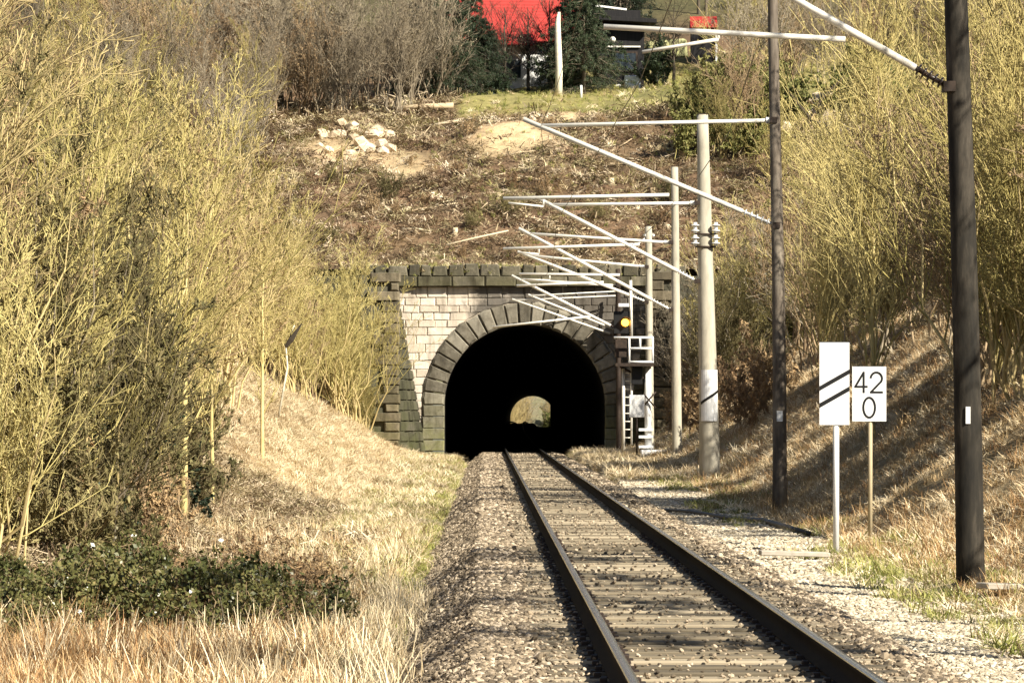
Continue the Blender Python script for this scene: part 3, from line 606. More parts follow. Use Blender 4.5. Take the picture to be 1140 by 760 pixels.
cantilever(m, b, px(720, 297, 148), px(720, 336, 148), px(586, 284, 148), (px(672, 314, 148), px(575, 318, 148)), None, .048, 'insul_white', .3, .6)
tube_obj('top_stay', px(722, 262, 148) - b, px(700, 280, 148) - b, .03, M['galv'], m); insulator('insulator', px(716, 262, 148) - b, px(729, 262, 148) - b, M['insul_white'], m, .09, 3)
# dark post at the tunnel mouth with the last three cantilevers
m, b, t_ = mast(688, 300, 689, 500, 166, M['dark_steel'], .11, .10, 'dark steel post at the right of the tunnel mouth holding the last cantilevers', wig=0)
cantilever(m, b, px(688, 318, 166), px(687, 366, 166), px(578, 311, 166), (px(660, 352, 166), px(548, 364, 166)), None, .050, 'insul_dark', .2, .3)
m2 = empty('portal_bracket', px(684, 372, 174.3)); tag(m2, 'twin raking tubes fixed to the portal wall above the tunnel mouth', 'bracket')
o0 = m2.location.copy()
for (x0, y0, x1, y1, yt) in ((683, 366, 588, 328, 332), (679, 371, 570, 333, 337)):
    d_ = 174.3; tube_obj('raking_strut', px(x0, y0, d_) - o0, px(x1, y1, d_ - 1.2) - o0, .05, M['galv'], m2); tube_obj('tie_tube', px(x1 + 2, y1 + 1, d_ - 1.2) - o0, px(690, yt - 8, d_) - o0, .028, M['galv'], m2)
tube_obj('wall_rail', px(684, 374, 174.3) - o0, px(688, 318, 174.3) - o0, .06, M['dark_steel'], m2)
# wires
def wire(name, pts, r, label):
    o = Vector(pts[0]); bm = bmesh.new(); add_poly_tube(bm, [Vector(p) - o for p in pts], [r] * len(pts), 5); tag(link(name, bm_mesh(name, bm, M['wire']), None, o), label, 'wire')
cw = [(float(tcx(y)) + (.18 if i % 2 else -.18), y, 5.55) for i, y in enumerate((-6, 48, 83, 111, 131, 148, 166, 176, 230))]
wire('contact_wire', cw, .006, 'thin contact wire hanging over the middle of the track')
mw = []
for (xa, ya, za), (xb, yb, zb) in zip([(1.1, -6, 7.5), (1.1, 48, 7.5), (.6, 83, 7.5), (1.0, 111, 7.3), (.55, 131, 7.35), (.55, 148, 7.35)], [(1.1, 48, 7.5), (.6, 83, 7.5), (1.0, 111, 7.3), (.55, 131, 7.35), (.55, 148, 7.35), (.35, 166, 6.9)]):
    for k in range(5): f = k / 5; mw.append((xa + (xb - xa) * f, ya + (yb - ya) * f, za + (zb - za) * f - 1.0 * f * (1 - f) * (yb - ya) / 40))
wire('catenary_wire', mw + [(.35, 166, 6.9)], .006, 'sagging carrier wire strung between the cantilever tips')
fw = []
FP = [px(840, 60, 83), px(812, 147, 100), px(767, 212, 115), px(742, 238, 130), px(712, 266, 148), px(664, 302, 173)]
wire('feeder_wire', FP, .012, 'slanting feeder wire running down past the concrete masts to the portal')

# ------------------------------------------------------------------ boards, signal and small trackside things
def face_box(name, parent, c, s, mat, rot=0.0, bevel=0.0):
    return box_obj(name, c, s, mat, parent, bevel, Matrix.Rotation(rot, 3, 'Y') if rot else None)
def board_on_post(base, top_y, h, w, post_r, name, label, cat, d, postmat, post_w=None):
    e = empty(name, base); tag(e, label, cat); top = EYE + (HY - top_y) * d / F - base.z
    e['top'] = top; return e, top
def stripes(parent, w, cz, ycf, zs, th):
    for z in zs:
        a = math.atan2(.26, w) ; bm = bmesh.new(); x = w / 2 - .004; dz = .135
        vs_ = [(-x, ycf, z - dz - th), (x, ycf, z + dz - th), (x, ycf, z + dz + th), (-x, ycf, z - dz + th)]
        f = [bm.verts.new(v) for v in vs_]; g = [bm.verts.new((v[0], v[1] + .003, v[2])) for v in vs_]
        bm.faces.new(f); bm.faces.new(g[::-1])
        for k in range(4): bm.faces.new((f[k], g[k], g[(k + 1) % 4], f[(k + 1) % 4]))
        link('stripe', bm_mesh('stripe', bm, M['black']), parent)
d = 61.0; base = px(931, 610, d); k = d / F
e = empty('distance_board', base); tag(e, 'tall white board with two black slanting stripes on a white post', 'distance board', None)
hb, wb = 92 * k, 33.5 * k; zc_ = base.z; zcen = EYE + (HY - 427) * k - base.z
tube_obj('post', (0, .05, -.35), (0, .05, zcen + .3), .048, M['white'], e, None, 10)
bd = face_box('board', e, (-.03, 0, zcen), (wb, .02, hb), M['white'], 0, .004); face_box('rim', e, (-.03, .006, zcen + hb / 2 + .006), (wb + .01, .03, .012), M['black'])
st_e = empty('x') ; bpy.data.objects.remove(st_e)
for z in (zcen + 4 * k, zcen - 15 * k):
    bm = bmesh.new(); x = wb / 2; dz = 9.5 * k; th = 2.6 * k; q = [(-x, z - dz - th), (x, z + dz - th), (x, z + dz + th), (-x, z - dz + th)]
    f = [bm.verts.new((p[0] - .03, -.0135, p[1])) for p in q]; g = [bm.verts.new((p[0] - .03, -.0105, p[1])) for p in q]; bm.faces.new(f); bm.faces.new(g[::-1])
    for i in range(4): bm.faces.new((f[i], g[i], g[(i + 1) % 4], f[(i + 1) % 4]))
    link('stripe', bm_mesh('stripe', bm, M['black']), e)
d = 63.0; base = px(969, 593, d); k = d / F; e = empty('kilometre_board', base); tag(e, 'white square board reading 42 over 0 on a thin tan post', 'kilometre board')
hb, wb = 61 * k, 38 * k; zcen = EYE + (HY - 438.5) * k - base.z
M['tan'] = plain('tan_post', (.46, .38, .24), .7)
tube_obj('post', (0, .04, -.35), (0, .04, zcen + .2), .036, M['tan'], e, None, 8); face_box('board', e, (-.02, 0, zcen), (wb, .016, hb), M['white'], 0, .004)
def stroke_glyph(name, polys, w, org, sc, parent, yf):
    bm = bmesh.new()
    for pl in polys:
        for a, b in zip(pl, pl[1:]):
            a = Vector((a[0] * sc[0], 0, a[1] * sc[1])) ; b = Vector((b[0] * sc[0], 0, b[1] * sc[1])); dd = (b - a).normalized(); nn_ = Vector((-dd.z, 0, dd.x)) * w; a2 = a - dd * w * .7; b2 = b + dd * w * .7
            q = [a2 - nn_, b2 - nn_, b2 + nn_, a2 + nn_]; jit = Vector((0, -random.random() * .0008, 0)); bm.faces.new([bm.verts.new(v + jit) for v in q])
    link(name, bm_mesh(name, bm, M['black']), parent, (org[0], yf, org[1]))
four = [[(.72, 0), (.72, 1), (.0, .28), (1, .28)]]
two = [[(.02, .74)] + [(.5 + .48 * math.cos(a), .70 + .30 * math.sin(a)) for a in np.linspace(2.9, -.55, 12)] + [(.03, .0), (1, 0)]]
zero = [[(.5 + .5 * math.cos(a), .5 + .5 * math.sin(a)) for a in np.linspace(0, 2 * math.pi, 25)]]
yf = -.0105; gh = 22 * k; gw = 13 * k
stroke_glyph('digit', four, .017, (-.02 - 15.5 * k, zcen + 2 * k), (gw, gh), e, yf); stroke_glyph('digit', two, .017, (-.02 + 1.5 * k, zcen + 2 * k), (gw, gh), e, yf); stroke_glyph('digit', zero, .017, (-.02 - 6.5 * k, zcen - 26 * k), (gw, gh), e, yf)
# white board with one stripe on the thick mast
d = 110.62; base = px(790, 440, d); k = d / F; e = empty('distance_board', base); tag(e, 'white board with a single black slanting stripe strapped to the thick concrete mast', 'distance board')
wb, hb = 21 * k, 57 * k; bm = bmesh.new(); N_ = 8
def curved(u, z, out=0): a = (u / wb) * 1.9; r_ = .30 + out; return (math.sin(a) * r_ * .92, .36 - math.cos(a) * r_, z)
for out, nm, q, mt in ((0.0, 'board', [(-wb / 2, -hb / 2, wb / 2, hb / 2)], 'white'),):
    for i in range(N_):
        u0, u1 = -wb / 2 + wb * i / N_, -wb / 2 + wb * (i + 1) / N_
        bm.faces.new([bm.verts.new(curved(*p)) for p in ((u0, -hb / 2), (u1, -hb / 2), (u1, hb / 2), (u0, hb / 2))])
bmesh.ops.remove_doubles(bm, verts=bm.verts, dist=.001); bd = link('board', bm_mesh('board', bm, M['white']), e); md = bd.modifiers.new('thick', 'SOLIDIFY'); md.thickness = .01
bm = bmesh.new()
for i in range(N_):
    u0, u1 = -wb / 2 + wb * i / N_, -wb / 2 + wb * (i + 1) / N_; s0, s1 = (u0 / wb) * 14 * k - 2 * k, (u1 / wb) * 14 * k - 2 * k; th = 1.7 * k
    bm.faces.new([bm.verts.new(curved(u, z, .014)) for u, z in ((u0, s0 - th), (u1, s1 - th), (u1, s1 + th), (u0, s0 + th))])
link('stripe', bm_mesh('stripe', bm, M['black']), e)
# signal
d = 146.0; base = px(724, 503, d); k = d / F; sg = empty('railway_signal', base); tag(sg, 'railway signal with a lit amber lamp and a white railed service platform', 'signal')
Q = lambda x, y, dy=0.0: px(x, y, d) - base + Vector((0, dy, 0))
tube_obj('post', Q(722, 503), Q(721, 402), .135, M['white'], sg, .12, 8)
box_obj('plinth', Q(736, 506), (46 * k, 1.1, 11 * k), M['white'], sg, .03)
for y in (478, 486, 497): box_obj('clamp', Q(719, y, -.16), (16 * k, .1, 3 * k), M['white'], sg)
tube_obj('cross_brace', Q(716, 452, -.2), Q(730, 436, -.2), .03, M['dark_steel'], sg); tube_obj('cross_brace', Q(716, 438, -.2), Q(730, 454, -.2), .03, M['dark_steel'], sg)
box_obj('platform', Q(706, 406, -.1), (42 * k, 1.2, 3.5 * k), M['dark_steel'], sg); tube_obj('strut', Q(690, 408), Q(719, 422), .04, M['dark_steel'], sg)
for (x0, y0, x1, y1) in ((683, 376, 727, 376), (699, 388, 727, 388), (699, 403, 727, 403), (700, 376, 700, 405), (712, 376, 712, 389), (726, 376, 726, 405)):
    tube_obj('railing', Q(x0, y0, -.6), Q(x1, y1, -.6), .042, M['white'], sg, None, 6)
box_obj('equipment_box', Q(691, 388), (13 * k, .4, 20 * k), M['dark_steel'], sg, .02); box_obj('equipment_box', Q(709, 418), (12 * k, .5, 20 * k), M['black'], sg, .02)
tube_obj('lamp_post', Q(703, 375), Q(702, 312), .055, M['galv'], sg); box_obj('lamp_panel', Q(693, 359, .05), (20 * k, .06, 25 * k), M['black'], sg, .02)
bm = bmesh.new(); bmesh.ops.create_uvsphere(bm, u_segments=16, v_segments=10, radius=4.2 * k); bmesh.ops.scale(bm, vec=(1, .45, 1), verts=bm.verts); link('lamp', bm_mesh('lamp', bm, M['lamp'], True), sg, Q(696, 359, -.04))
bm = bmesh.new(); add_tube(bm, (0, 0, 0), (0, -.35, 0), 6.2 * k, 6.2 * k, 14); hood = bm
for f in [f for f in hood.faces if len(f.verts) > 4 or f.calc_center_median().z < 0.02]: hood.faces.remove(f)
link('lamp_hood', bm_mesh('lamp_hood', hood, M['black']), sg, Q(696, 359, 0)); box_obj('white_hood', Q(694, 340, -.1), (12 * k, .3, 4 * k), M['white'], sg, .02)
tube_obj('ladder_pole', Q(694, 500), Q(694, 410), .06, M['galv'], sg); tube_obj('ladder_pole', Q(703, 495), Q(703, 408), .04, M['galv'], sg)
for y in range(415, 496, 9): tube_obj('rung', Q(694, y), Q(703, y), .02, M['galv'], sg)
bt = px(709, 500, 144); e = empty('trackside_plate', bt); tag(e, 'small blank white plate on a thin stake in front of the signal', 'sign plate'); k2 = 144 / F
tube_obj('stake', (0, .04, -.2), (0, .04, 45 * k2), .03, M['dark_steel'], e); box_obj('plate', (0, 0, 48 * k2), (17 * k2, .03, 25 * k2), M['white'], e, .015)
# loose trough covers and a shadow strip beside the track
M['slab'] = vary('concrete_slab', [(.3, (.34, .30, .24)), (.7, (.58, .53, .44))], 6, .9, .3)
for i, (x, y, d, L, rz, lab) in enumerate(((884, 604, 58.5, 1.0, .06, 'pale flat slab lying on the gravel left of the striped board'), (781, 588, 66, .55, -.05, 'short pale slab lying at the ballast edge below the concrete mast'), (1118, 662, 45.5, .55, .3, 'short pale slab in the grass at the foot of the nearest mast'))):
    p = px(x, y, d); z = float(H_front(p.x, p.y)); e = box_obj('trough_cover', (p.x, p.y, z + .10), (L, .34, .07), M['slab'], None, .01); e.rotation_euler = (0, .03, rz); tag(e, lab, 'slab')
bm = bmesh.new(); A_ = px(700, 577, 70); pts = []  # black tube laid on the gravel in place of a shadow line
for x, y, d in ((905, 592, 68), (880, 582, 72), (850, 573, 77), (810, 570, 80), (770, 566, 84), (735, 563, 86)):
    p = px(x, y, d); pts.append(Vector((p.x, p.y, float(H_front(p.x, p.y)) + .035)))
o_ = pts[0].copy(); add_poly_tube(bm, [p - o_ for p in pts], [.05, .07, .07, .065, .06, .04], 8); tag(link('shadow_strip', bm_mesh('shadow_strip', bm, M['black'], True), None, o_), 'black strip standing in for the shadow over the gravel behind the striped board', 'shadow strip')

# ------------------------------------------------------------------ shrubs and trees
def tubes(P, R, sides=3):
    B, n, _ = P.shape; T = P[:, -1] - P[:, 0]; T /= np.linalg.norm(T, axis=1, keepdims=True) + 1e-9
    ref = np.where(np.abs(T[:, 2:3]) < .9, np.array([[0, 0, 1.0]]), np.array([[1.0, 0, 0]])); a = np.cross(T, ref); a /= np.linalg.norm(a, axis=1, keepdims=True) + 1e-9; b = np.cross(T, a)
    th = np.arange(sides) * 2 * math.pi / sides; ring = np.cos(th)[None, :, None] * a[:, None] + np.sin(th)[None, :, None] * b[:, None]
    V = P[:, :, None, :] + R[:, :, None, None] * ring[:, None]; V = V.reshape(-1, 3)
    base = (np.arange(B) * n * sides)[:, None, None] + (np.arange(n - 1) * sides)[None, :, None]; k = np.arange(sides)[None, None]; k1 = (k + 1) % sides
    Q = np.stack([base + k, base + k1, base + sides + k1, base + sides + k], -1).reshape(-1, 4); return V, Q
def grow(r, P, R, m, t0, t1, ang, lf, n=4, up=.25, rf=.5, curl=.15, lj=.4):
    """children branches on the polylines P: m per parent"""
    B, np_, _ = P.shape; t_ = r.uniform(t0, t1, (B, m)); f = t_ * (np_ - 1); i = np.clip(f.astype(int), 0, np_ - 2); w = (f - i)[..., None]; bi = np.arange(B)[:, None]
    p0 = P[bi, i] * (1 - w) + P[bi, i + 1] * w; tan = P[bi, i + 1] - P[bi, i]; tan /= np.linalg.norm(tan, axis=-1, keepdims=True) + 1e-9; rr_ = (R[bi, i] * (1 - w[..., 0]) + R[bi, i + 1] * w[..., 0]) * rf
    L = np.linalg.norm(P[:, -1] - P[:, 0], axis=1)[:, None] * lf * (1.15 - .75 * t_) * r.uniform(1 - lj, 1 + lj, (B, m))
    q = r.normal(size=(B, m, 3)); q -= (q * tan).sum(-1, keepdims=True) * tan; q /= np.linalg.norm(q, axis=-1, keepdims=True) + 1e-9
    A = np.abs(r.normal(ang, ang * .3, (B, m)))[..., None]; d = tan * np.cos(A) + q * np.sin(A); d[..., 2] += up; d /= np.linalg.norm(d, axis=-1, keepdims=True)
    p0, d, L, rr_ = p0.reshape(-1, 3), d.reshape(-1, 3), L.ravel(), rr_.ravel(); return polyl(r, p0, d, L, rr_, n, curl, up)
def polyl(r, p0, d, L, r0, n, curl, up, taper=.35):
    s = np.linspace(0, 1, n); c = r.normal(0, curl, (len(p0), 3)); c[:, 2] += up * .6
    P = p0[:, None] + L[:, None, None] * (d[:, None] * s[None, :, None] + c[:, None] * (s ** 2)[None, :, None]); P[:, 1:] += r.normal(0, .025, (len(p0), n - 1, 3)) * L[:, None, None]
    return P, np.maximum(r0[:, None] * (1 - (1 - taper) * s)[None], .0055)
def quads_at(r, C_, size, aspect=2.2, hang=0.0):
    N = len(C_); a = r.normal(size=(N, 3)); a[:, 2] -= hang; a /= np.linalg.norm(a, axis=1, keepdims=True); b = np.cross(a, r.normal(size=(N, 3))); b /= np.linalg.norm(b, axis=1, keepdims=True) + 1e-9
    s = (size * r.uniform(.55, 1.4, N))[:, None]; a = a * s * aspect / 2; b = b * s / 2; V = np.stack([C_ - a, C_ + b, C_ + a, C_ - b], 1).reshape(-1, 3); return V, np.arange(N * 4).reshape(-1, 4)
def along(r, P, N):
    B, n, _ = P.shape; bi = r.integers(0, B, N); f = r.random(N) * (n - 1); i = f.astype(int); w = (f - i)[:, None]; return P[bi, i] * (1 - w) + P[bi, np.minimum(i + 1, n - 1)] * w
def merge(parts):
    Vs, Qs, Ms = [], [], []; o = 0
    for (V, Q), m in parts: Vs.append(V); Qs.append(Q + o); Ms.append(np.full(len(Q), m)); o += len(V)
    return np.concatenate(Vs), np.concatenate(Qs), np.concatenate(Ms)
def shrub_proto(seed, H, nst, tilt, twig, bud, stem_mat, nb=(10, 5, 3), br=.35, r0=.042, buds=1800, bsz=.032, bend=(0, 0), a1=.55, thick=1.0):
    r = np.random.default_rng(seed); az = r.uniform(0, 6.28, nst); ti = np.abs(r.normal(0, tilt, nst)); d = np.stack([np.sin(ti) * np.cos(az), np.sin(ti) * np.sin(az), np.cos(ti)], 1); d[:, 0] += bend[0]; d[:, 1] += bend[1]; d /= np.linalg.norm(d, axis=1, keepdims=True)
    p0 = np.stack([r.normal(0, br, nst), r.normal(0, br, nst), np.full(nst, -.3)], 1); L = H * r.uniform(.6, 1.08, nst)
    P0, R0 = polyl(r, p0, d, L, r0 * thick * r.uniform(.6, 1.3, nst), 7, .10, .12, .13)
    P1, R1 = grow(r, P0, R0, nb[0], .18, .98, a1, .36, 5, .22, .55); P2, R2 = grow(r, P1, R1, nb[1], .15, 1, .6, .45, 4, .15, .6); P3, R3 = grow(r, P2, R2, nb[2], .15, 1, .65, .5, 3, .1, .7)
    R1 *= 1; parts = [(tubes(P1, R1 * 1.2), 0), (tubes(P2, R2 * 1.35), 0), (tubes(P3, R3 * 1.45), 0)]
    if buds: parts.append((quads_at(r, along(r, np.concatenate([P3]), buds), bsz, 3.0), 1))
    V, Q, mi = merge(parts); crown = np_mesh('crown', V, Q, mats=[M[twig], M[bud]], midx=mi); V, Q = tubes(P0, R0, 5); stem = np_mesh('stems', V, Q, mats=[M[stem_mat]], smooth=True); return stem, crown
def tree_proto(seed, H, twig, bud, bark, r0=.09, nb=(34, 7, 5), a1=.6, lf=.30, buds=5000, bsz=.06, lean=(0, 0), t0=.22):
    r = np.random.default_rng(seed); n = 9; s = np.linspace(0, 1, n); P0 = np.zeros((1, n, 3)); P0[0, :, 2] = -.4 + (H + .4) * s; P0[0, :, 0] = lean[0] * s ** 1.5 + r.normal(0, .05, n) * s; P0[0, :, 1] = lean[1] * s ** 1.5 + r.normal(0, .05, n) * s
    R0 = (r0 * (1 - .85 * s))[None]
    P1, R1 = grow(r, P0, R0, nb[0], t0, .99, a1, lf, 5, .3, .42); P2, R2 = grow(r, P1, R1, nb[1], .15, 1, .6, .45, 4, .2, .6); P3, R3 = grow(r, P2, R2, nb[2], .1, 1, .65, .5, 3, .1, .7)
    parts = [(tubes(P1, R1), 0), (tubes(P2, R2 * 1.1), 0), (tubes(P3, R3 * 1.1), 0)]
    if buds: parts.append((quads_at(r, along(r, P3, buds), bsz), 1))
    V, Q, mi = merge(parts); crown = np_mesh('crown', V, Q, mats=[M[twig], M[bud]], midx=mi); V, Q = tubes(P0, R0, 8); return np_mesh('trunk', V, Q, mats=[M[bark]], smooth=True), crown
def conifer_proto(seed, H, Rb, nq=34000):
    r = np.random.default_rng(seed); n = 9; s = np.linspace(0, 1, n); P0 = np.zeros((1, n, 3)); P0[0, :, 2] = -.4 + (H + .4) * s; R0 = (.16 * (1 - .9 * s))[None]
    B = 150; t_ = r.uniform(.04, .99, B) ** 1.1; az = r.uniform(0, 6.28, B); L = Rb * (1 - t_) ** .75 * r.uniform(.6, 1.2, B) + .25; d = np.stack([np.cos(az), np.sin(az), r.uniform(-.15, .25, B)], 1); p0 = np.stack([0 * t_, 0 * t_, t_ * H], 1)
    P1, R1 = polyl(r, p0, d, L, np.full(B, .03), 6, .08, -.45); P2, R2 = grow(r, P1, R1, 9, .15, 1, .8, .35, 4, -.25, .6); C_ = along(r, P2, nq)
    V, Q, mi = merge([(tubes(P1, R1), 0), (tubes(P2, R2), 0), (quads_at(r, C_ + r.normal(0, .05, C_.shape), .032, 7.5, .9), 1)]); return np_mesh('trunk', *tubes(P0, R0, 8), mats=[M['bark_dark']], smooth=True), np_mesh('crown', V, Q, mats=[M['bark_dark'], M['conifer']], midx=mi)
def leafy_proto(seed, H, nst, tilt, leaf, twig, nq=7000, sz=.09, br=.5, r0=.03):
    r = np.random.default_rng(seed); az = r.uniform(0, 6.28, nst); ti = np.abs(r.normal(0, tilt, nst)); d = np.stack([np.sin(ti) * np.cos(az), np.sin(ti) * np.sin(az), np.cos(ti)], 1)
    P0, R0 = polyl(r, np.stack([r.normal(0, br, nst), r.normal(0, br, nst), np.full(nst, -.15)], 1), d, H * r.uniform(.6, 1.1, nst), np.full(nst, r0), 7, .12, -.25)
    P1, R1 = grow(r, P0, R0, 9, .15, 1, .8, .4, 4, .1, .6); C_ = along(r, P1, nq); V, Q, mi = merge([(tubes(P1, R1), 0), (quads_at(r, C_ + r.normal(0, .06, C_.shape), sz, 1.5), 1)])
    return np_mesh('stems', *tubes(P0, R0, 5), mats=[M[twig]], smooth=True), np_mesh('crown', V, Q, mats=[M[twig], M[leaf]], midx=mi)
PR = {}
PR['olive'] = [shrub_proto(100 + i, 5.6, 13, .26, 'twig_olive', 'bud_olive', 'twig_straw') for i in range(3)]
PR['straw'] = [shrub_proto(120 + i, 5.4, 12, .24, 'twig_straw', 'bud_olive', 'twig_straw', buds=3000) for i in range(3)]
PR['brown'] = [shrub_proto(140 + i, 5.0, 12, .26, 'twig_brown', 'bud_brown', 'twig_brown', buds=3200) for i in range(2)]
PR['grey'] = [shrub_proto(160 + i, 5.4, 12, .22, 'twig_grey', 'bud_grey', 'twig_grey', buds=2200) for i in range(2)]
M['twig_dim'] = vary('twig_dim', [(.15, (.075, .060, .028)), (.5, (.19, .155, .070)), (.85, (.34, .28, .13))], 1.2, .85, .5)
M['bud_dim'] = vary('bud_dim', [(.15, (.07, .065, .025)), (.5, (.16, .145, .055)), (.85, (.30, .25, .11))], .8, .8, .4)
PR['dim'] = [shrub_proto(170 + i, 5.2, 13, .28, 'twig_dim', 'bud_dim', 'twig_grey', (12, 7, 4), .4, .036, 5000, .035) for i in range(2)]
PR['lowdim'] = [shrub_proto(190 + i, 2.2, 16, .45, 'twig_dim', 'bud_dim', 'twig_brown', (10, 6, 3), .5, .016, 2600, .045) for i in range(2)]
PR['darktree'] = [tree_proto(270 + i, 7.5, 'dark_branch', 'bud_grey', 'bark_dark', .19, (26, 6, 3), .85, .42, 300, .05) for i in range(2)]
PR['low'] = [shrub_proto(180 + i, 2.0, 12, .5, 'twig_brown', 'bud_brown', 'twig_brown', (8, 5, 3), .3, .016, 1500, .05) for i in range(2)]
PR['whip'] = [shrub_proto(200 + i, 6.5, 15, .22, 'twig_straw', 'bud_olive', 'bark_yellow', (9, 4, 2), .5, .030, 200, .03, (.62, .1), .22) for i in range(2)]
PR['young'] = [tree_proto(220 + i, 8.5, 'twig_yellow', 'bud_olive', 'bark_yellow', .095, (30, 6, 4), .5, .26, 2500, .035) for i in range(3)]
PR['brush'] = [tree_proto(240 + i, 7.6, 'twig_yellow', 'bud_olive', 'bark_yellow', .06, (64, 6, 3), .40, .42, 2200, .035, (0, 0), .06) for i in range(2)]
PR['bare'] = [tree_proto(260 + i, 9.5, 'twig_grey', 'bud_grey', 'bark_dark', .11, (30, 7, 5), .6, .36, 3000, .05) for i in range(2)]
PR['conifer'] = [conifer_proto(280 + i, 8.0, 3.4) for i in range(2)]
PR['bramble'] = [leafy_proto(300 + i, 1.15, 16, .8, 'leaf_bramble', 'twig_brown', 5200, .042, .45, .008) for i in range(2)]
PR['moss'] = [leafy_proto(320 + i, 3.2, 12, .4, 'leaf_moss', 'twig_olive', 7000, .10) for i in range(2)]
PR['evergreen'] = [leafy_proto(340 + i, 4.5, 14, .4, 'conifer', 'bark_dark', 9000, .12, .6) for i in range(2)]
NM = {'dim': 'shrub', 'lowdim': 'low_shrub', 'darktree': 'bare_tree', 'olive': 'shrub', 'straw': 'shrub', 'brown': 'shrub', 'grey': 'shrub', 'low': 'low_shrub', 'whip': 'arching_shrub', 'young': 'young_tree', 'brush': 'young_tree', 'bare': 'bare_tree', 'conifer': 'conifer_tree', 'bramble': 'bramble', 'moss': 'leafy_shrub', 'evergreen': 'evergreen_shrub'}
def plant(kind, x, y, scale, label, cat, group=None, z=None, rz=None, i=None, sz=None):
    st, cr = PR[kind][rng.integers(len(PR[kind])) if i is None else i]; z = float(Hgt(x, y)) if z is None else z
    e = empty(NM[kind], (x, y, z), rng.uniform(0, 6.28) if rz is None else rz); e.scale = (scale, scale, scale * (sz or 1)); tag(e, label, cat, group)
    link(st.name.split('.')[0], st, e); link('crown', cr, e); return e
def region(n, y0, y1, u0, u1, kinds, s0, s1, label, cat, group, sel=None, mind=1.1):
    pts = []; tries = 0
    while len(pts) < n and tries < n * 60:
        tries += 1; y = rng.uniform(y0, y1); u = rng.uniform(u0(y) if callable(u0) else u0, u1(y) if callable(u1) else u1); x = u + float(tcx(min(y, YP)))
        if abs(x) > y * 570 / F + 2.2 or (sel and not sel(u, y, x)): continue
        if any((x - a) ** 2 + ((y - b) * .6) ** 2 < mind ** 2 for a, b in pts): continue
        pts.append((x, y)); ks = list(kinds); pr = np.array([kinds[k] for k in ks], float); kk = ks[rng.choice(len(ks), p=pr / pr.sum())]; plant(kk, x, y, sc_ := rng.uniform(s0, s1), label(kk, (sc_ - s0) / (s1 - s0)) if callable(label) else label, cat, group)
HUE = {'dim': 'dull dark olive', 'lowdim': 'dark', 'olive': 'olive', 'straw': 'straw yellow', 'brown': 'brown', 'grey': 'grey', 'moss': 'leafy olive green', 'bare': 'tall grey', 'evergreen': 'dark evergreen', 'low': 'brown'}
def lab(rest): return lambda k, f: '%s %s %s' % ('small' if f < .33 else 'medium sized' if f < .67 else 'large', HUE[k], rest)
edgeL = lambda y: float(np.interp(y, [30, 50, 60, 80, 100, 140, 160, 175], [-7.6, -7.4, -7.5, -8.6, -9.3, -9.4, -9.0, -8.6]))
region(58, 50, 92, lambda y: -(.127 * y + 3.8), edgeL, {'olive': 2, 'straw': .8, 'brown': 1.2, 'dim': 1.4}, .6, 1.05, lab('shrub in the near part of the left bank thicket'), 'shrub', 'near thicket on the left bank')
region(74, 90, 173, lambda y: -(.127 * y + 3.0), edgeL, {'olive': 2.5, 'straw': 1.6, 'brown': 1.3, 'dim': 1.2}, .8, 1.3, lab('shrub in the far part of the left bank thicket'), 'shrub', 'far thicket on the left bank')
for x, d, s in ((408, 171, .95), (402, 168, .9), (390, 165, 1.0), (414, 170.5, .55), (420, 171, .4)): plant('olive', (x - CX) * d / F - .5, d, s, 'olive shrub crowding against the quoins of the left wing wall', 'shrub', 'shrubs against the left wing wall')
region(16, 150, 173.5, -12, -7.6, {'olive': 2, 'brown': 1}, .6, .9, lab('shrub beside the left wing wall of the tunnel'), 'shrub', 'shrubs beside the left wing wall', lambda u, y, x: y > 168 or u < -8.5)
region(48, 52, 96, lambda y: -(.127 * y + 1.8), lambda y: edgeL(y) + .8, {'low': 2, 'lowdim': 2.5}, .5, .9, lab('bush at the foot of the left thicket'), 'bush', 'low bushes under the left thicket', None, .6)
for X, d, s, rz, dz, lb in ((-8.6, 47, .66, .05, -.1, 'lowest'), (-9.8, 51, .95, .2, -.1, 'middle'), (-10.8, 56, 1.12, -.15, -.1, 'highest'), (-9.3, 49, .9, -.1, -.1, 'frontmost'), (-10.2, 53, 1.1, .1, -.1, 'most upright')):
    plant('whip', X, d, s, 'pale whippy shrub arching in from the left edge, %s of five' % lb, 'shrub', 'arching shrubs at the left edge', float(Hgt(X, d)) + dz, rz)
for x, d, s, lb in ((205, 71, .82, 'bright yellow barked young tree on the left bank, the stoutest of its row'), (236, 79, .55, 'thin yellow young tree just right of the stoutest left bank tree'), (292, 101, .6, 'slim yellow young tree on the left bank left of the broken sapling')):
    X = (x - CX) * d / F; plant('young', X, d, s, lb, 'tree', 'young trees on the left bank')
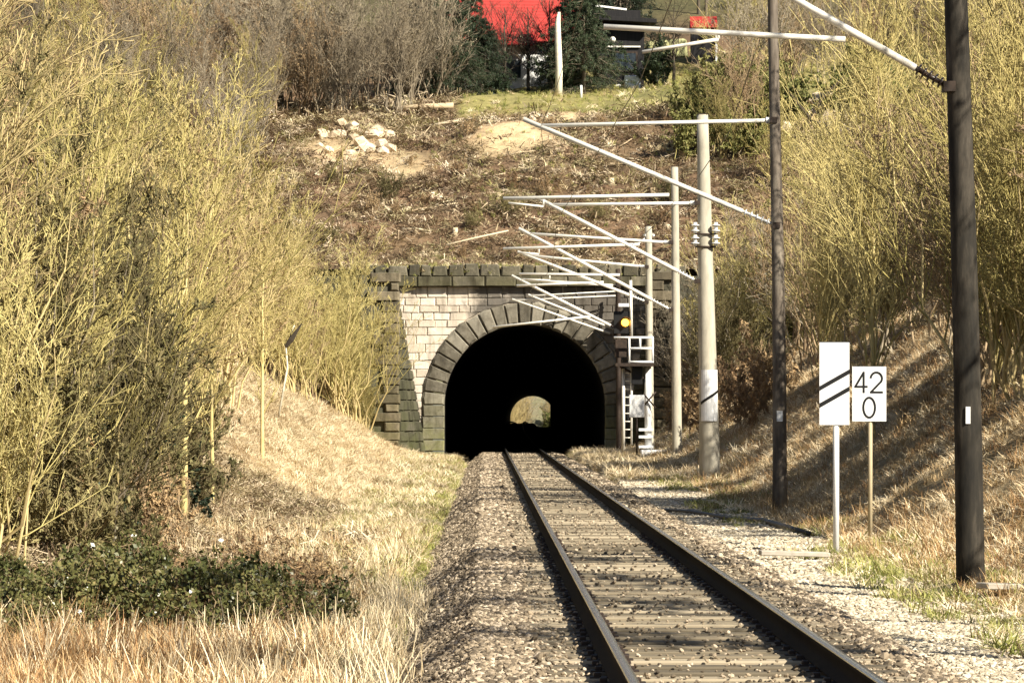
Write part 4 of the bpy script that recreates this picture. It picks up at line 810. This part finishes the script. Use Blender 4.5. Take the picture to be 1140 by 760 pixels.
for pts_, r_, lb in (([(172, 545), (183, 480), (186, 440), (192, 375)], .028, 'thin pale forked sapling leaning at the lower edge of the left thicket'), ([(309, 425), (320, 408), (318, 386), (328, 362)], .038, 'broken sapling with a black torn top on the left bank')):
    d = 88 if pts_[0][0] < 200 else 130; P_ = [px(a, b_, d) for a, b_ in pts_]; zb = float(Hgt(P_[0].x, d)); P_[0].z = zb - .1; o_ = P_[0].copy(); bm = bmesh.new(); add_poly_tube(bm, [p - o_ for p in P_], [r_, r_ * .9, r_ * .8, r_ * .6], 6); e = empty('sapling', o_); tag(e, lb, 'sapling'); link('stem', bm_mesh('stem', bm, M['bark_birch'], True), e)
    if d == 130:
        bm = bmesh.new(); add_poly_tube(bm, [px(318, 386, d) - o_, px(324, 378, d) - o_, px(336, 360, d) - o_], [.06, .10, .02], 6); link('torn_top', bm_mesh('torn_top', bm, M['dark_branch']), e)
    else:
        bm = bmesh.new(); add_poly_tube(bm, [px(184, 470, d) - o_, px(190, 446, d) - o_, px(196, 448, d) - o_], [.02, .016, .01], 5); link('branch', bm_mesh('branch', bm, M['bark_birch']), e)
for i in range(34):
    x, d = 320 * rng.random() ** 1.15 - 15, rng.uniform(40, 48); X = (x - CX) * d / F; plant('bramble', X, d, rng.uniform(.45, 1.0), 'dark green glossy bramble clump in front of the left thicket', 'bramble', 'brambles at the lower left')
for i in range(26):
    x, d = rng.uniform(150, 440), rng.uniform(40.5, 60); X = (x - CX) * d / F
    if X - float(tcx(d)) < -3.1: plant('low', X, d, rng.uniform(.18, .42), 'knee high brown twig tangle in the grass right of the brambles', 'bush', 'twig tangles at the lower left')
for x, d, s in ((70, 64, .8), (130, 68, .7), (20, 60, .7), (185, 72, .6), (100, 58, .55)):
    X = (x - CX) * d / F; plant('evergreen', X, d, s * .55, 'dark evergreen bush in the shade inside the left thicket', 'bush', 'evergreen bushes inside the left thicket')
for x, d, s in ((775, 171, .9), (790, 167, .9), (768, 172, .65)): plant('grey', (x - CX) * d / F, d, s, 'grey shrub against the right wing wall behind the concrete masts', 'shrub', 'shrubs against the right wing wall')
# right bank
edgeR = lambda y: float(np.interp(y, [30, 55, 62, 80, 100, 130, 160, 175], [6.7, 6.9, 8.3, 8.4, 8.6, 7.8, 6.6, 6.4]))
def open_lane(u, y, x):
    for mx, my, w in ((4.9, 61, 2.3), (5.4, 63, 1.8), (5.46, 111, 2.2), (5.3, 131, 1.6), (4.9, 147, 2.0)):
        dx, dy = x - mx, y - my; t_ = dx * math.cos(SUN_A) - dy * math.sin(SUN_A); c_ = abs(dx * math.sin(SUN_A) + dy * math.cos(SUN_A))
        if 0 < t_ < 11 and c_ < w: return False
    return True
region(17, 56, 88, edgeR, lambda y: .127 * y + 2.6, {'straw': 2, 'olive': 1.5, 'brown': 1.2, 'dim': 1}, .8, 1.15, lab('shrub on the right bank behind the nearest mast'), 'shrub', 'near shrubs on the right bank', open_lane)
region(48, 84, 173, edgeR, lambda y: .127 * y + 2, {'olive': 1.5, 'brown': 2, 'grey': 1.4, 'dim': 1.5, 'moss': .4}, .75, 1.25, lab('shrub on the right bank behind the masts'), 'shrub', 'far shrubs on the right bank', open_lane)
region(14, 118, 172, 5.9, 7.6, {'low': 2}, .7, 1.2, lab('bush on the bank foot by the thin concrete masts'), 'bush', 'low bushes on the right bank', None, .8)
for x, d, s, lb, kd in ((972, 88, 1.08, 'broom shaped yellow young tree behind the striped and numbered boards', 'brush'), (915, 116, .9, 'smaller broom shaped tree left of the big broom shaped one', 'brush'), (1108, 80, 1.15, 'yellow twiggy tree at the right edge behind the nearest mast', 'brush'), (1142, 74, 1.1, 'yellow twiggy tree cut by the right edge of the view', 'brush')):
    X = (x - CX) * d / F; plant(kd, X, d, s, lb, 'tree', 'young trees on the right bank')
for X, Y, s_, lb in ((8.4, 31, 1.15, 'nearest'), (8.8, 36.5, 1.2, 'second nearest'), (9.4, 42, 1.25, 'third nearest'), (7.6, 26, 1.1, 'hindmost')):
    plant('bare', X, Y, s_, 'tall bare tree on the right bank beside the viewer, %s of four' % lb, 'tree', 'bare trees shading the track')
# hillside above the tunnel
region(22, 186, 206, -22, -9.5, {'grey': 2, 'olive': 1, 'brown': 1}, .6, .95, lab('shrub at the left end of the cleared slope'), 'shrub', 'shrubs left of the cleared slope', lambda u, y, x: (x < -11.8) or y > 201)
region(14, 203, 214, -13.5, -4, {'grey': 1}, .8, 1.2, lab('shrub behind the pale logs above the left slope'), 'shrub', 'grey shrubs above the left slope')
region(26, 178, 202, 8.5, 24, {'moss': 2.2, 'olive': 2, 'brown': 1.4}, .55, .95, lab('shrub on the slope right of the tunnel top'), 'shrub', 'shrubs on the slope right of the portal')
region(18, 203, 228, 8.5, 26, {'grey': 2, 'brown': 2, 'olive': 1}, .8, 1.2, lab('shrub high on the hill behind the pale rocks'), 'shrub', 'shrubs high on the right of the hill', lambda u, y, x: not 735 < CX + x * F / y < 835)
region(34, 236, 268, -30, 30, {'bare': 3, 'grey': 1, 'evergreen': .8, 'moss': 1}, .9, 1.3, lab('tree on the hill behind the house'), 'tree', 'trees on the hill behind the house', None, 2.2)
for x, d, s, lb in ((505, 212, .70, 'dark drooping conifer left of the red roofed house'), (540, 214, .55, 'dark conifer in front of the left end of the house wall'), (650, 212, .74, 'dark green conifer right of the white trunk'), (470, 219, .8, 'dark conifer standing behind the drooping one on the left'), (690, 226, .9, 'dark conifer towering behind the black shed')):
    X = (x - CX) * d / F; plant('conifer', X, d, s, lb, 'conifer', 'conifers by the house')
for x, d, s, lb in ((630, 212.5, .5, 'dark evergreen bush behind the white trunk'), (735, 214, .55, 'dark evergreen bush right of the black shed'), (555, 212.5, .36, 'dark evergreen bush left of the white house wall')):
    X = (x - CX) * d / F; plant('evergreen', X, d, s, lb, 'bush', 'evergreen bushes by the house')
for i in range(9):
    x, d = rng.uniform(765, 850), rng.uniform(190, 200); X = (x - CX) * d / F; plant('moss', X, d, rng.uniform(.5, .8), 'light olive leafy shrub below the little red roof', 'shrub', 'olive shrubs below the little red roof')
region(26, 179, 197, -9, 9, {'low': 3, 'lowdim': 1}, .3, .6, lab('bush growing on the cleared slope above the tunnel'), 'bush', 'bushes on the cleared slope', None, .8)
for x, d, s, lb in ((536, 216.4, .62, 'dark bare tree in front of the left end of the red roof'), (562, 216.8, .62, 'dark bare tree crossing the middle of the red roof'), (588, 217.2, .58, 'dark bare tree leaning before the red roof above the white wall'), (612, 216.9, .66, 'dark bare tree crossing the right end of the red roof'), (750, 214, .55, 'dark bare tree between the shed and the little red roof')):
    X = (x - CX) * d / F; plant('darktree', X, d, s, lb, 'tree', 'dark bare trees before the house')
for x, d, s, lb in ((515, 215.5, .85, 'tall dark conifer overlapping the left edge of the red roof'), (640, 215.5, .8, 'tall dark conifer overlapping the right edge of the red roof')):
    X = (x - CX) * d / F; plant('conifer', X, d, s, lb, 'conifer', 'conifers by the house')
region(40, 204, 262, -34, -11, {'grey': 2, 'olive': 1.5, 'brown': 1}, .9, 1.4, lab('shrub on the hilltop left of the conifers'), 'shrub', 'shrubs on the hilltop at the left')
# beyond the far end of the tunnel
for i in range(44):
    y = rng.uniform(650, 742); x = 3.1 * y / 630 + rng.uniform(-6, 6); x = x if abs(x - float(tcx(y))) > 2.4 else x - 4; plant(('moss', 'straw', 'grey')[i % 3], x, y, rng.uniform(.9, 1.5), ('leafy green shrub', 'straw coloured shrub', 'grey shrub')[i % 3] + ' seen through the far end of the tunnel', 'shrub', 'shrubs beyond the tunnel exit')

# ------------------------------------------------------------------ house, shed and other things on the terrace
def tile_mat(name, c):
    t = NT(name); tc_ = t.n.new('ShaderNodeTexCoord'); w = t.n.new('ShaderNodeTexWave'); w.inputs['Scale'].default_value = 1.6; w.bands_direction = 'Z'; t.L(tc_.outputs['Object'], w.inputs['Vector']); n = t.noise(3, 5)
    t.col(t.mix(n, tuple(v * .7 for v in c), tuple(min(v * 1.25, 1) for v in c)), .7); t.bump(w.outputs['Fac'], .6, .05); return t.m
M['roof'] = tile_mat('red_tiles', (.38, .038, .030)); M['render'] = vary('white_render', [(.3, (.66, .66, .63)), (.7, (.82, .82, .80))], 1.5, .9, 0); M['shed'] = vary('black_boards', [(.3, (.008, .008, .009)), (.7, (.022, .020, .02))], 3, .85, 0, (.4, .02), (6, 1, .3))
t = NT('window_glass'); t.col((.03, .04, .05), .08); M['glass'] = t.m
hx, hy = .2, 222.0; hz = float(H_hill(hx, hy)); house = empty('house', (hx, hy, hz), .12); tag(house, 'white walled house with a bright red tiled roof behind the conifers', 'house')
bm = bmesh.new(); wv = [(-3.6, -3), (3.2, -3), (3.2, 3), (-3.6, 3)]; f0 = [bm.verts.new((x, y, -1.5)) for x, y in wv]; f1 = [bm.verts.new((x, y, 2.6)) for x, y in wv]; rg = [bm.verts.new((3.2, 0, 5.4)), bm.verts.new((-3.6, 0, 5.4))]
for k in (0, 2): bm.faces.new((f0[k], f0[(k + 1) % 4], f1[(k + 1) % 4], f1[k]))
bm.faces.new((f0[1], f0[2], f1[2], rg[0], f1[1])); bm.faces.new((f0[3], f0[0], f1[0], rg[1], f1[3])); bm.faces.new(f1)
wall = link('wall', bm_mesh('wall', bm, M['render']), house)
a = math.atan2(2.8, 3.0)
for s in (-1, 1): box_obj('roof', (-.2, s * 1.85, 3.80), (7.6, 4.9, .16), M['roof'], house, .02, Matrix.Rotation(-s * a, 3, 'X'))
box_obj('porch_roof', (-.9, -3.9, 2.35), (2.8, 1.8, .12), M['roof'], house, .02, Matrix.Rotation(math.radians(33), 3, 'X'))
for x, z in ((-2.4, .7), (-.5, .7), (1.9, .8)):
    wn_ = box_obj('window', (x, -3.03, z), (1.0, .08, 1.15), M['white'], house, .01); box_obj('pane', (0, -.045, 0), (.82, .02, .95), M['glass'], wn_)
box_obj('chimney', (-.9, .6, 5.4), (.6, .6, 1.3), M['quoin'], house, .02)
sx, sy = 5.75, 218.0; sz_ = float(H_hill(sx, sy)); shed = empty('shed', (sx, sy, sz_), .05); tag(shed, 'black timber shed with a projecting flat roof right of the conifers', 'shed')
box_obj('wall', (0, 0, 1.1), (2.5, 3, 4.6), M['shed'], shed); rf = box_obj('roof', (.15, -.3, 3.75), (3.4, 4.2, .22), M['shed'], shed, .01, Matrix.Rotation(.05, 3, 'Y')); box_obj('roof_edge', (-.6, -2.45, 4.35), (1.7, .12, .10), M['insul_white'], shed, 0, Matrix.Rotation(.12, 3, 'Y')); box_obj('upper_roof', (-.3, .5, 4.1), (2.8, 3, .5), M['shed'], shed, .02)
w1 = box_obj('window', (.15, -1.54, 1.55), (1.5, .07, 1.1), M['dark_steel'], shed); box_obj('pane', (0, -.04, 0), (1.3, .02, .9), M['glass'], w1); box_obj('beam', (.1, -1.58, 2.35), (1.9, .1, .08), M['galv'], shed)
bm = bmesh.new(); bmesh.ops.create_uvsphere(bm, u_segments=10, v_segments=8, radius=.17); link('lamp_globe', bm_mesh('lamp_globe', bm, M['galv'], True), shed, (-.45, -1.7, 2.7))
def stand(x, y, d): p = px(x, y, d); return Vector((p.x, d, float(H_hill(p.x, d))))
M['blue_white'] = plain('pale_blue_plastic', (.60, .68, .78), .4)
p = stand(704, 88, 214.6); e = box_obj('water_tank', (p.x, p.y, p.z + .36), (.85, .6, .75), M['blue_white'], None, .05); tag(e, 'pale blue white tank standing in front of the black shed', 'tank')
bm = bmesh.new(); bmesh.ops.create_uvsphere(bm, u_segments=10, v_segments=8, radius=.2); bmesh.ops.scale(bm, vec=(1, 1, .8), verts=bm.verts); tag(link('bucket', bm_mesh('bucket', bm, M['white'], True), None, Vector((p.x - .75, p.y, p.z + .14))), 'round white pot left of the pale tank', 'pot')
p = stand(622, 108, 209); e = empty('dead_tree', p); tag(e, 'tall white topless tree trunk in front of the house', 'tree trunk'); bm = bmesh.new(); add_poly_tube(bm, [(0, 0, -.3), (.03, 0, 1.4), (-.02, 0, 2.6), (-.05, 0, 3.7), (.02, 0, 4.3)], [.20, .18, .17, .15, .07], 9); link('trunk', bm_mesh('trunk', bm, M['bark_birch'], True), e)
p = stand(647, 108, 208.5); e = tube_obj('marker_post', p + Vector((0, 0, -.1)), p + Vector((0, 0, .65)), .07, M['white'], None, .06, 8); tag(e, 'short white marker post on the terrace grass', 'post')
p = Vector((10.7, 226, float(H_hill(10.7, 226)))); e = empty('garden_hut', p); tag(e, 'little hut with a red roof at the right of the shed', 'hut'); box_obj('wall', (0, 0, .8), (1.4, 1.4, 2.2), M['shed'], e); top_z = px(785, 30, 226).z - p.z
box_obj('wall_post', (.7, -.8, .6), (.12, .12, 2), M['white'], e)
for s in (-1, 1): box_obj('roof', (0, s * .46, 2.1), (1.5, 1.2, .08), M['roof'], e, 0, Matrix.Rotation(-s * .62, 3, 'X'))
M['tarp'] = vary('lime_tarp', [(.3, (.34, .34, .14)), (.7, (.52, .50, .26))], 2, .7, 0)
p = stand(738, 62, 229); e = box_obj('tarpaulin', (p.x + .2, p.y, p.z + .45), (2.3, 1.6, 1.1), M['tarp'], None, .12, Matrix.Rotation(-.08, 3, 'Y')); tag(e, 'lime yellow covered heap right of the black shed', 'covered heap')
# logs, stumps, rocks and branches on the cleared slope
def log_obj(a, b, r0, r1, mat, label, cat, group, name='felled_log'):
    a, b = Vector(a), Vector(b); m_ = (a + b) / 2 + Vector((0, 0, random.uniform(-.04, .08))); bm = bmesh.new(); add_poly_tube(bm, [a - a, m_ - a, b - a], [r0, (r0 + r1) / 2, r1], 7); tag(link(name, bm_mesh(name, bm, mat, True), None, a), label, cat, group)
def on_hill(x, d, up=.06): X = (x - CX) * d / F; return Vector((X, d, float(H_hill(X, d)) + up))
log_obj(on_hill(440, 203, .25), on_hill(505, 203, .35), .12, .15, M['log'], 'long pale fallen log at the top left of the slope', 'log', None)
log_obj(on_hill(478, 198.5, .15), on_hill(524, 198.5, .2), .07, .09, M['log'], 'thin pale pole lying left of the sandy patch', 'log', None)
log_obj(on_hill(497, 180, .35), on_hill(566, 180.8, .6), .05, .035, M['log'], 'pale thin branch lying just above the portal coping', 'branch', None, 'fallen_branch')
for i in range(34):
    d = rng.uniform(179, 198); x = rng.uniform(430, 770); a = rng.uniform(-.7, .7); L = rng.uniform(.5, 1.8); A = on_hill(x, d); B = Vector((A.x + L * math.cos(a), A.y + L * math.sin(a) * .6, 0)); B.z = float(H_hill(B.x, B.y)) + rng.uniform(.05, .3)
    dark = rng.random() < .4; log_obj(A, B, rng.uniform(.03, .07), .025, M['dark_branch'] if dark else M['log'], 'dark rotten branch lying on the cleared slope above the tunnel' if dark else 'pale cut branch lying on the cleared slope above the tunnel', 'branch', 'dark branches on the slope' if dark else 'pale branches on the slope', 'fallen_branch')
bm = bmesh.new(); add_poly_tube(bm, [(0, 0, -.2), (.01, 0, .15), (0, .01, .42)], [.17, .13, .12], 8); stm = bm_mesh('stump', bm, M['log'], True)
for i in range(11):
    d = rng.uniform(180, 197); x = rng.uniform(450, 760); o = link('tree_stump', stm, None, on_hill(x, d, 0)); s = rng.uniform(.6, 1.2); o.scale = (s, s, s * rng.uniform(.35, .9)); o.rotation_euler = (rng.normal(0, .1), rng.normal(0, .1), rng.uniform(0, 6)); tag(o, 'short pale cut stump standing on the cleared slope', 'stump', 'stumps on the cleared slope')
rk = [stone_mesh(50 + i, M['rock'], .75) for i in range(4)]
for (x0, x1, d0, d1, n, s0, s1, lb, gp) in ((355, 435, 193.5, 199, 26, .18, .5, 'pale stone in the heap at the left end of the slope', 'pale stones left'), (868, 955, 193, 199, 16, .3, .8, 'pale sandy boulder on the right of the slope', 'pale boulders right'), (520, 625, 196.5, 199, 10, .15, .35, 'sandy lump at the edge of the bright sandy patch', 'lumps by the sandy patch')):
    for i in range(n):
        o = link('rock', rk[i % 4], None, on_hill(rng.uniform(x0, x1), rng.uniform(d0, d1), .05)); s = rng.uniform(s0, s1); o.scale = (s, s, s); o.rotation_euler = (rng.normal(0, .2), rng.normal(0, .2), rng.uniform(0, 6)); tag(o, lb, 'stone', gp)
for i, (pts_) in enumerate(([(880, 105), (900, 130), (925, 165)], [(940, 85), (915, 110), (885, 155)], [(960, 95), (985, 120), (1000, 140)])):
    P_ = [on_hill(a, 192.0) for a, b_ in pts_]; d = 192.0
    P_ = [px(a, b_, d) for a, b_ in pts_]; o_ = P_[-1].copy(); z = float(H_hill(o_.x, d)); sh = Vector((0, 0, z - min(p.z for p in P_) + .05)); bm = bmesh.new(); add_poly_tube(bm, [p - o_ + sh * 0 for p in P_], [.05, .07, .08], 6); o = link('dead_branch', bm_mesh('dead_branch', bm, M['dark_branch'], True), None, o_); tag(o, ['black bent branch leaning over the pale boulders', 'black branch crossing the pale boulders from the upper right', 'thin dark branch right of the pale boulders'][i], 'branch')
